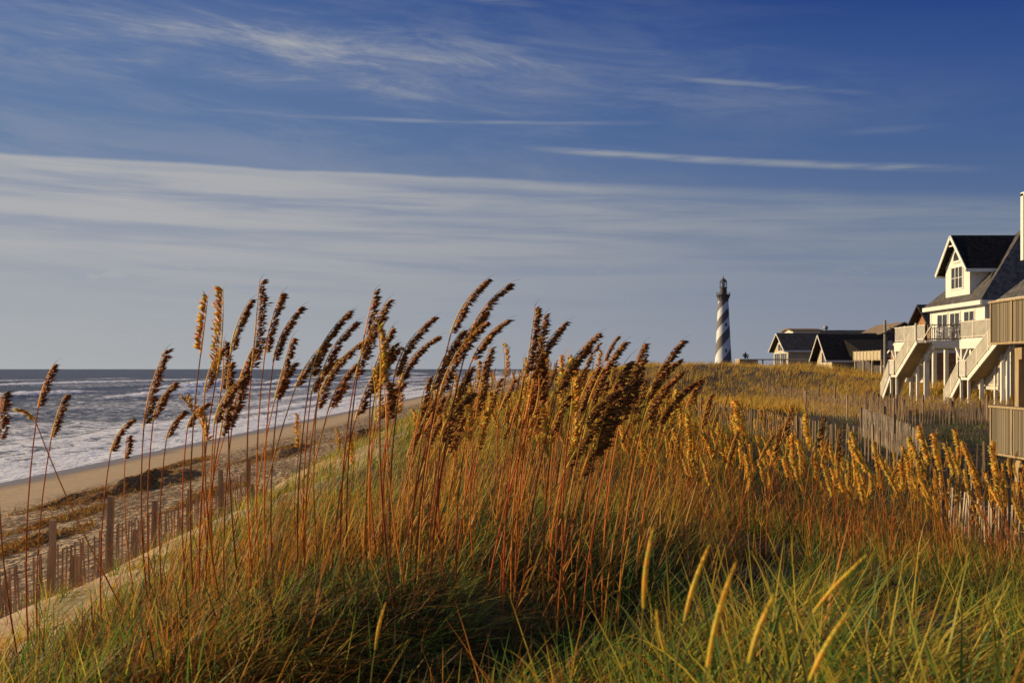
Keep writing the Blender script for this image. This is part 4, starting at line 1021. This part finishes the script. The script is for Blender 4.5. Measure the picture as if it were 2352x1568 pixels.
    # ground-level skirt and lower railing
    mb = MB(); railing(mb, (kx + .3, ky0 + 1, zg + .9), (kx + .3, ky1, zg + .9), 1.0, .16, .07); mb.box((kx + .25, ky0 + 1, zg + .7), (kx + .35, ky1, zg + .9)); mb.build('lower_railing', M['rail'], root)
    # stairs: upper flight, landing, lower flight
    sx, sy0, sy1, sy2, lz = stairx
    stair(root, sx, sy0, zf, sy1, lz, 1.0, M['white'])
    mb = MB(); mb.box((sx, sy1, lz - .15), (sx + 1.0, sy1 + 1.1, lz)); railing(mb, (sx - .05, sy1, lz), (sx - .05, sy1 + 1.1, lz), 1.0, .12, .08); mb.box((sx, sy1 - .1, zg - .6), (sx + .14, sy1 + .04, lz)); mb.box((sx, sy1 + 1.0, zg - .6), (sx + .14, sy1 + 1.14, lz)); mb.build('stair_landing', M['white'], root)
    stair(root, sx, sy1 + 1.1, lz, sy2, zg - .4, 1.0, M['white'])
    for yy_ in (sy0 + (sy1 - sy0) * .3, sy0 + (sy1 - sy0) * .65):
        z_ = zf + (lz - zf) * ((yy_ - sy0) / (sy1 - sy0)); mb = MB(); mb.box((sx + .9, yy_ - .08, zg - .8), (sx + 1.06, yy_ + .08, z_ - .1)); mb.build('post', M['white'], root)
    return root
wh = beach_house('white beach house with dark steep roof, gabled dormer and twin deck stairs, nearest the lighthouse', 32.4, 78, 88, 5.4, 8.85, 11.45, 10, (80.9, 85.4, 14.55, 16.6), (27.0, 74.2, 80.2), (25.9, 72.8, 76.8, 79.6, 6.6),
    [(84.6, 86.5, 9.15, 11.05, 2), (82.3, 84.0, 8.9, 11.05, 2), (79.7, 81.4, 9.85, 11.05, 2), (83.4, 85.4, 6.35, 8.3, 3), (79.6, 81.2, 6.5, 8.2, 2)])
wg = beach_house('white beach house right of its twin, mostly hidden behind the tan board decks', 30.7, 60.5, 70.5, 5.1, 8.85, 11.05, 10, (61.9, 66.1, 14.1, 16.0), (27.6, 64.2, 70.0), (26.9, 62.6, 67.2, 70.6, 6.5),
    [(67.5, 69.2, 6.35, 8.2, 2), (63.5, 66.0, 8.9, 10.8, 2), (62.0, 64.0, 6.35, 8.2, 2)])
# patio furniture on the deck of the white house
def patio_chair(x, y, z, rz, label):
    root = empty('patio_chair', (x, y, z), label, 'chair', 'white patio furniture on the deck'); root.rotation_euler.z = rz
    def ch(nm, fn): mb = MB(); fn(mb); c = link(nm, mb.mesh(nm, M['white']), root)
    ch('seat', lambda q: q.box((-.26, -.26, .40), (.26, .26, .45)))
    def bk(q):
        for i in range(5): q.box((-.26 + i * .12, .24, .48), (-.20 + i * .12, .28, .92))
        q.box((-.28, .235, .90), (.28, .285, .97))
    ch('backrest', bk)
    for a_, b_ in ((-.24, -.24), (.24, -.24), (-.24, .24), (.24, .24)): ch('leg', lambda q: q.bar((a_, b_, 0), (a_ * .95, b_ * .95, .40), .05))
    ch('armrest', lambda q: q.box((-.32, -.28, .64), (-.26, .26, .68))); ch('armrest', lambda q: q.box((.26, -.28, .64), (.32, .26, .68)))
patio_chair(28.6, 75.6, 8.853, .4, 'leftmost white patio chair on the deck between the stairs'); patio_chair(31.0, 75.4, 8.853, -.9, 'rightmost white patio chair on the deck, near the house wall'); patio_chair(29.9, 77.2, 8.853, 2.9, 'white patio chair behind the round table on the deck')
tb = empty('patio_table', (29.8, 75.8, 8.853), 'round white patio table on the upper deck of the white house', 'table')
mb = MB(); mb.lathe([(.01, .70), (.55, .70), (.55, .74), (.01, .74)], wpos(tb), 20); mb.build('table_top', M['white'], tb)
for a_ in (0, 2.1, 4.2): mb = MB(); p = wpos(tb); mb.bar(p + Vector((.4 * math.cos(a_), .4 * math.sin(a_), 0)), p + Vector((.15 * math.cos(a_), .15 * math.sin(a_), .70)), .05); mb.build('leg', M['white'], tb)

# near house at the right edge: tan board decks on square posts
hx, hy = 11.36, 27.0
nh = empty('board_deck_house', (hx, hy, 3.9), 'weathered house at the right edge with stacked tan board-sided decks on posts', 'house')
def board_deck(z0, z1, yf, yn, dep=5.0, xx=hx, base='deck_siding'):
    mb = MB(); y = yf
    while y > yn:
        mb.box((xx + random.uniform(-.006, .006), y - .088, z0 + random.uniform(0, .015)), (xx + .03, y, z1)); y -= .10
    x_ = xx + .04
    while x_ < xx + dep: mb.box((x_, yf - .03, z0), (x_ + .088, yf, z1)); x_ += .10
    sk = mb.build(base, M['wood'], nh)
    mb = MB(); mb.box((xx - .05, yn, z1), (xx + .14, yf + .04, z1 + .05)); mb.box((xx - .03, yn, z0 - .05), (xx + .12, yf + .02, z0)); mb.box((xx + .14, yf - .12, z1), (xx + dep, yf + .04, z1 + .05))
    k = yf - 2.2
    for yb in (yf - .02, yf - 1.15, yf - 2.35): mb.box((xx - .02, yb - .03, z0), (xx - .002, yb + .03, z1))
    mb.build('cap_rail', M['wood_plain'], sk)
    mb = MB(); mb.box((xx + .06, yn, z0 + .1), (xx + dep, yf - .06, z0 + .2)); mb.build('deck_floor', M['wood_plain'], nh)
board_deck(7.62, 8.55, 27.0, 20)
board_deck(5.04, 6.09, 27.0, 20)
mb = MB(); y = 25.35
while y > 20: mb.box((11.40, y - .088, 9.45), (11.43, y, 10.85)); y -= .10
mb.build('top_deck_siding', M['wood'], nh)
mb = MB(); mb.box((11.36, 25.28, 9.42), (11.44, 25.42, 10.9)); mb.box((11.36, 20, 10.85), (11.5, 25.42, 10.93)); mb.build('corner_trim', M['white'], nh)
mb = MB(); mb.box((13.2, 19, 3.9), (20, 25.6, 11.5)); mb.build('wall', M['tan_wall'], nh)
for (px_, py_, z0, z1) in ((11.72, 26.2, 3.6, 5.0), (11.72, 26.2, 6.1, 7.57), (11.6, 22.6, 3.6, 5.0), (15.8, 26.6, 3.6, 7.6), (11.55, 22.5, 8.6, 9.45)):
    mb = MB(); mb.box((px_ - .1, py_ - .1, z0), (px_ + .1, py_ + .1, z1)); mb.build('post', M['wood_plain'], nh)
mb = MB(); mb.box((11.60, 25.9, 7.22), (13.3, 26.1, 7.5)); mb.box((11.6, 25.9, 4.75), (13.3, 26.1, 4.98)); mb.build('beam', M['wood_plain'], nh)
window_cam(25.6, 13.4, 14.6, 5.6, 7.4, nh)

# houses beyond the golden dune
def plain_house(name, label, x0, x1, y0, y1, zg, ze, zr, axis, wall, roofm, trim=True, wins=(), ov=.4):
    root = empty(name, (x0, y0, zg), label, 'house', None)
    mb = MB(); mb.box((x0, y0, zg), (x1, y1, ze))
    if axis == 'x':
        ym = (y0 + y1) / 2
        mb.prism([(x0, y0, ze), (x0, y1, ze), (x0, ym, zr - .05)], (.15, 0, 0)); mb.prism([(x1 - .15, y0, ze), (x1 - .15, y1, ze), (x1 - .15, ym, zr - .05)], (.15, 0, 0))
    else:
        xm = (x0 + x1) / 2
        mb.prism([(x0, y0, ze), (x1, y0, ze), (xm, y0, zr - .05)], (0, .15, 0)); mb.prism([(x0, y1 - .15, ze), (x1, y1 - .15, ze), (xm, y1 - .15, zr - .05)], (0, .15, 0))
    mb.build('wall', M[wall], root)
    sl = (zr - ze) / ((y1 - y0) / 2 if axis == 'x' else (x1 - x0) / 2)
    mb = MB()
    if axis == 'x': gable_prism(mb, x0 - ov * 1.5, x1 + ov, y0 - ov, y1 + ov, ze - sl * ov, zr, 'x')
    else: gable_prism(mb, x0 - ov, x1 + ov, y0 - ov, y1 + ov, ze - sl * ov, zr, 'y')
    rf = mb.build('roof', M[roofm], root)
    if trim and axis == 'x':
        mb = MB(); ym = (y0 + y1) / 2; xe = x0 - ov * 1.5 - .03
        for ya in (y0 - ov, y1 + ov): mb.bar((xe, ya, ze - sl * ov), (xe, ym, zr + .08), .06, .15)
        mb.bar((x0 - ov * 1.5, y0 - ov - .03, ze - sl * ov + .05), (x1 + ov, y0 - ov - .03, ze - sl * ov + .05), .05, .22)
        mb.build('roof_trim', M['white'], rf)
    for w_ in wins:
        if w_[0] == 's': window_sea(x0, *w_[1:5], root, w_[5])
        else: window_cam(y0, *w_[1:5], root, w_[5])
    return root
ha = plain_house('beach_house', 'grey-roofed house whose white gable front has tall windows, left of the dark gabled one', 35, 47, 144.2, 152.2, 4.8, 9.4, 11.5, 'x', 'tan_wall', 'roof_dark', True,
    [('s', 145.0, 147.8, 7.2, 9.0, 3), ('s', 148.4, 151.4, 7.2, 9.0, 3), ('s', 147.0, 149.4, 9.35, 10.2, 2), ('c', 38.0, 41.0, 7.4, 9.0, 4)])
mb = MB(); mb.box((41.8, 141.5, 4.8), (47, 144.19, 9.2)); mb.build('bay', M['tan_wall'], ha)
mb = MB(); mb.add([(41.4, 141.1, 9.2), (47.2, 141.1, 9.2), (47.2, 148, 9.2), (41.4, 148, 9.2), (44.6, 144.4, 10.8), (47.2, 144.4, 10.8)], [(0, 1, 5, 4), (0, 4, 3), (3, 4, 5, 2), (1, 2, 5), (3, 2, 1, 0)]); mb.build('bay_roof', M['roof_brown'], ha)
hb_ = plain_house('beach_house', 'house with a huge near-black steep roof and small pale gable, middle of the far group', 35.6, 42.2, 126.6, 132.9, 4.8, 8.2, 10.75, 'x', 'tan_wall', 'roof_shaded', True, [('s', 128.6, 130.6, 7.7, 8.9, 2)], .5)
mb = MB(); mb.box((38.0, 120.0, 4.8), (42.6, 126.5, 8.4)); mb.build('dark_wing', M['grey_wall'], hb_)
mb = MB(); mb.prism([(37.6, 119.6, 8.3), (37.6, 126.9, 8.3), (37.6, 129.8, 10.5)], (5.3, 0, 0)); mb.build('wing_roof', M['roof_shaded'], hb_)
hc = plain_house('beach_house', 'brown-roofed house highest in the far group, right behind the utility pole', 50, 58, 157, 168, 4.8, 11.3, 13.3, 'y', 'grey_wall', 'roof_brown', False, [], .5)
hd = plain_house('beach_house', 'long low dark ridge with a round vent behind the far group', 47, 60, 172, 182, 4.8, 11.8, 12.85, 'x', 'grey_wall', 'roof_dark', False)
mb = MB(); mb.tube([(48.8, 177, 12.7), (48.8, 177, 13.3)], .22, 10); mb.lathe([(.01, 13.75), (.3, 13.65), (.4, 13.4), (.3, 13.15), (.01, 13.1)], (48.8, 177, 0), 10); mb.build('roof_vent', M['metal'], hd)
he = plain_house('beach_house', 'flat-topped tan cupola house peeping over the white gable', 41.5, 45.5, 168, 174, 4.8, 12.6, 12.9, 'x', 'white', 'roof_brown', False, [], .3)
hs = plain_house('shingle_house', 'small cedar-shingled house between the utility pole and the white deck', 34.3, 38.5, 99, 103, 4.6, 8.5, 9.3, 'x', 'shingle', 'roof_brown', True, [('s', 100, 101.4, 7.2, 8.1, 2)], .15)
hg = plain_house('beach_house', 'rust-brown gabled house between the white deck and the white house', 39.0, 47, 104, 111, 4.8, 10.4, 12.9, 'x', 'shingle', 'roof_dark', False, [], .5)
# dark deck house in front of the far group
he2 = plain_house('beach_house', 'low dark house with a pale board-railed deck behind the utility pole', 37.2, 45, 109, 119, 4.6, 7.9, 8.6, 'y', 'grey_wall', 'roof_dark', False, [('s', 111, 112.2, 6.0, 7.2, 2), ('s', 113.5, 114.7, 6.0, 7.2, 2)], .3)
mb = MB(); mb.box((35.6, 109.6, 7.85), (37.15, 118.4, 7.95)); dk = mb.build('deck', M['tan_wall'], he2)
mb = MB(); mb.box((35.55, 109.6, 7.95), (35.62, 118.4, 8.78))
for k in range(9): mb.box((35.50, 109.6 + k * 1.09, 7.8), (35.549, 109.72 + k * 1.09, 8.85))
mb.build('deck_railing', M['tan_wall'], dk)
for yy_ in (109.8, 112.6, 115.4, 118.2): mb = MB(); mb.box((35.6, yy_ - .08, 4.9), (35.76, yy_ + .08, 7.85)); mb.build('post', M['tan_wall'], he2)

# utility pole
up_ = empty('utility_pole', (31.8, 97, 4.9), 'wooden utility pole with crossarm and transformer in front of the far houses', 'utility pole')
mb = MB(); mb.tube([(31.8, 97, 4.6), (31.8, 97, 11.15)], [.15, .11], 10); mb.build('pole', M['metal_wood'], up_)
mb = MB(); mb.bar((31.6, 96.8, 10.0), (33.2, 96.8, 10.5), .1, .12); mb.bar((31.85, 96.85, 9.5), (32.5, 96.85, 10.2), .06); mb.build('crossarm', M['wood_dark'], up_)
mb = MB(); mb.tube([(32.25, 97, 8.6), (32.25, 97, 9.4)], .22, 12); mb.build('transformer', M['metal'], up_)
for q in (32.2, 32.6, 33.1): mb = MB(); mb.tube([(q, 96.8, 10.15 + (q - 31.8) * .25), (q, 96.8, 10.45 + (q - 31.8) * .25)], .05, 6); mb.build('insulator', M['lh_grey'], up_)

# dune-top viewing deck with a seated person
vd = empty('dune_walkover', (26.7, 135, 7.0), 'tan board walkover deck on top of the golden dune beside the lighthouse', 'walkover')
mb = MB(); mb.box((26.7, 133.6, 8.05), (35, 136.4, 8.17)); mb.build('deck_floor', M['tan_wall'], vd)
mb = MB(); mb.box((26.72, 133.62, 7.3), (28.9, 133.70, 8.05)); mb.box((26.72, 133.7, 7.3), (26.8, 136.3, 8.05)); mb.build('board_skirt', M['wood_plain'], vd)
for xx_ in (27, 29.5, 32, 34.5):
    mb = MB(); mb.box((xx_ - .08, 133.8, 5.5), (xx_ + .08, 133.96, 8.05)); mb.build('post', M['wood_plain'], vd)
def person(x, y, z, label):
    root = empty('person', (x, y, z), label, 'person')
    J = {'pel': (0, 0, .12), 'w': (0, .02, .30), 'ch': (0, -.02, .48), 'nk': (0, -.05, .62), 'hd': (.01, -.08, .74), 'ht': (.01, -.08, .84),
         'sl': (-.19, -.02, .56), 'el': (-.34, -.10, .36), 'hl': (-.20, -.34, .30), 'sr': (.19, -.02, .56), 'er': (.40, -.06, .42), 'hr': (.30, -.34, .26),
         'kl': (-.16, -.42, .34), 'fl': (-.15, -.50, .02), 'tl': (-.15, -.66, .03), 'kr': (.18, -.42, .32), 'fr': (.18, -.52, .02), 'tr': (.18, -.68, .03)}
    Rd = {'pel': .17, 'w': .15, 'ch': .17, 'nk': .06, 'hd': .10, 'ht': .085, 'sl': .07, 'el': .052, 'hl': .035, 'sr': .07, 'er': .052, 'hr': .035, 'kl': .075, 'fl': .05, 'tl': .04, 'kr': .075, 'fr': .05, 'tr': .04}
    E = [('pel','w'),('w','ch'),('ch','nk'),('nk','hd'),('hd','ht'),('ch','sl'),('sl','el'),('el','hl'),('ch','sr'),('sr','er'),('er','hr'),('pel','kl'),('kl','fl'),('fl','tl'),('pel','kr'),('kr','fr'),('fr','tr')]
    keys = list(J); me = bpy.data.meshes.new('body'); me.from_pydata([J[k] for k in keys], [(keys.index(a), keys.index(b_)) for a, b_ in E], [])
    ob = bpy.data.objects.new('body', me); COL.objects.link(ob); ob.parent = root
    ob.modifiers.new('skin', 'SKIN'); ob.modifiers.new('sub', 'SUBSURF').levels = 1; ob.modifiers['sub'].render_levels = 1
    sv = me.skin_vertices[0].data if me.skin_vertices else None
    if sv is None: return root
    for i, k in enumerate(keys): sv[i].radius = (Rd[k], Rd[k]); sv[i].use_root = (k == 'pel')
    me.materials.append(M['cloth'])
    dg = bpy.context.evaluated_depsgraph_get(); dg.update(); ev = ob.evaluated_get(dg); nm = bpy.data.meshes.new_from_object(ev)
    ob.modifiers.clear(); ob.data = nm
    if not nm.materials: nm.materials.append(M['cloth'])
    nm.polygons.foreach_set('use_smooth', [True] * len(nm.polygons))
    return root
person(27.6, 134.6, 8.17, 'person in dark clothes sitting on the dune deck with elbows out, right of the lighthouse')
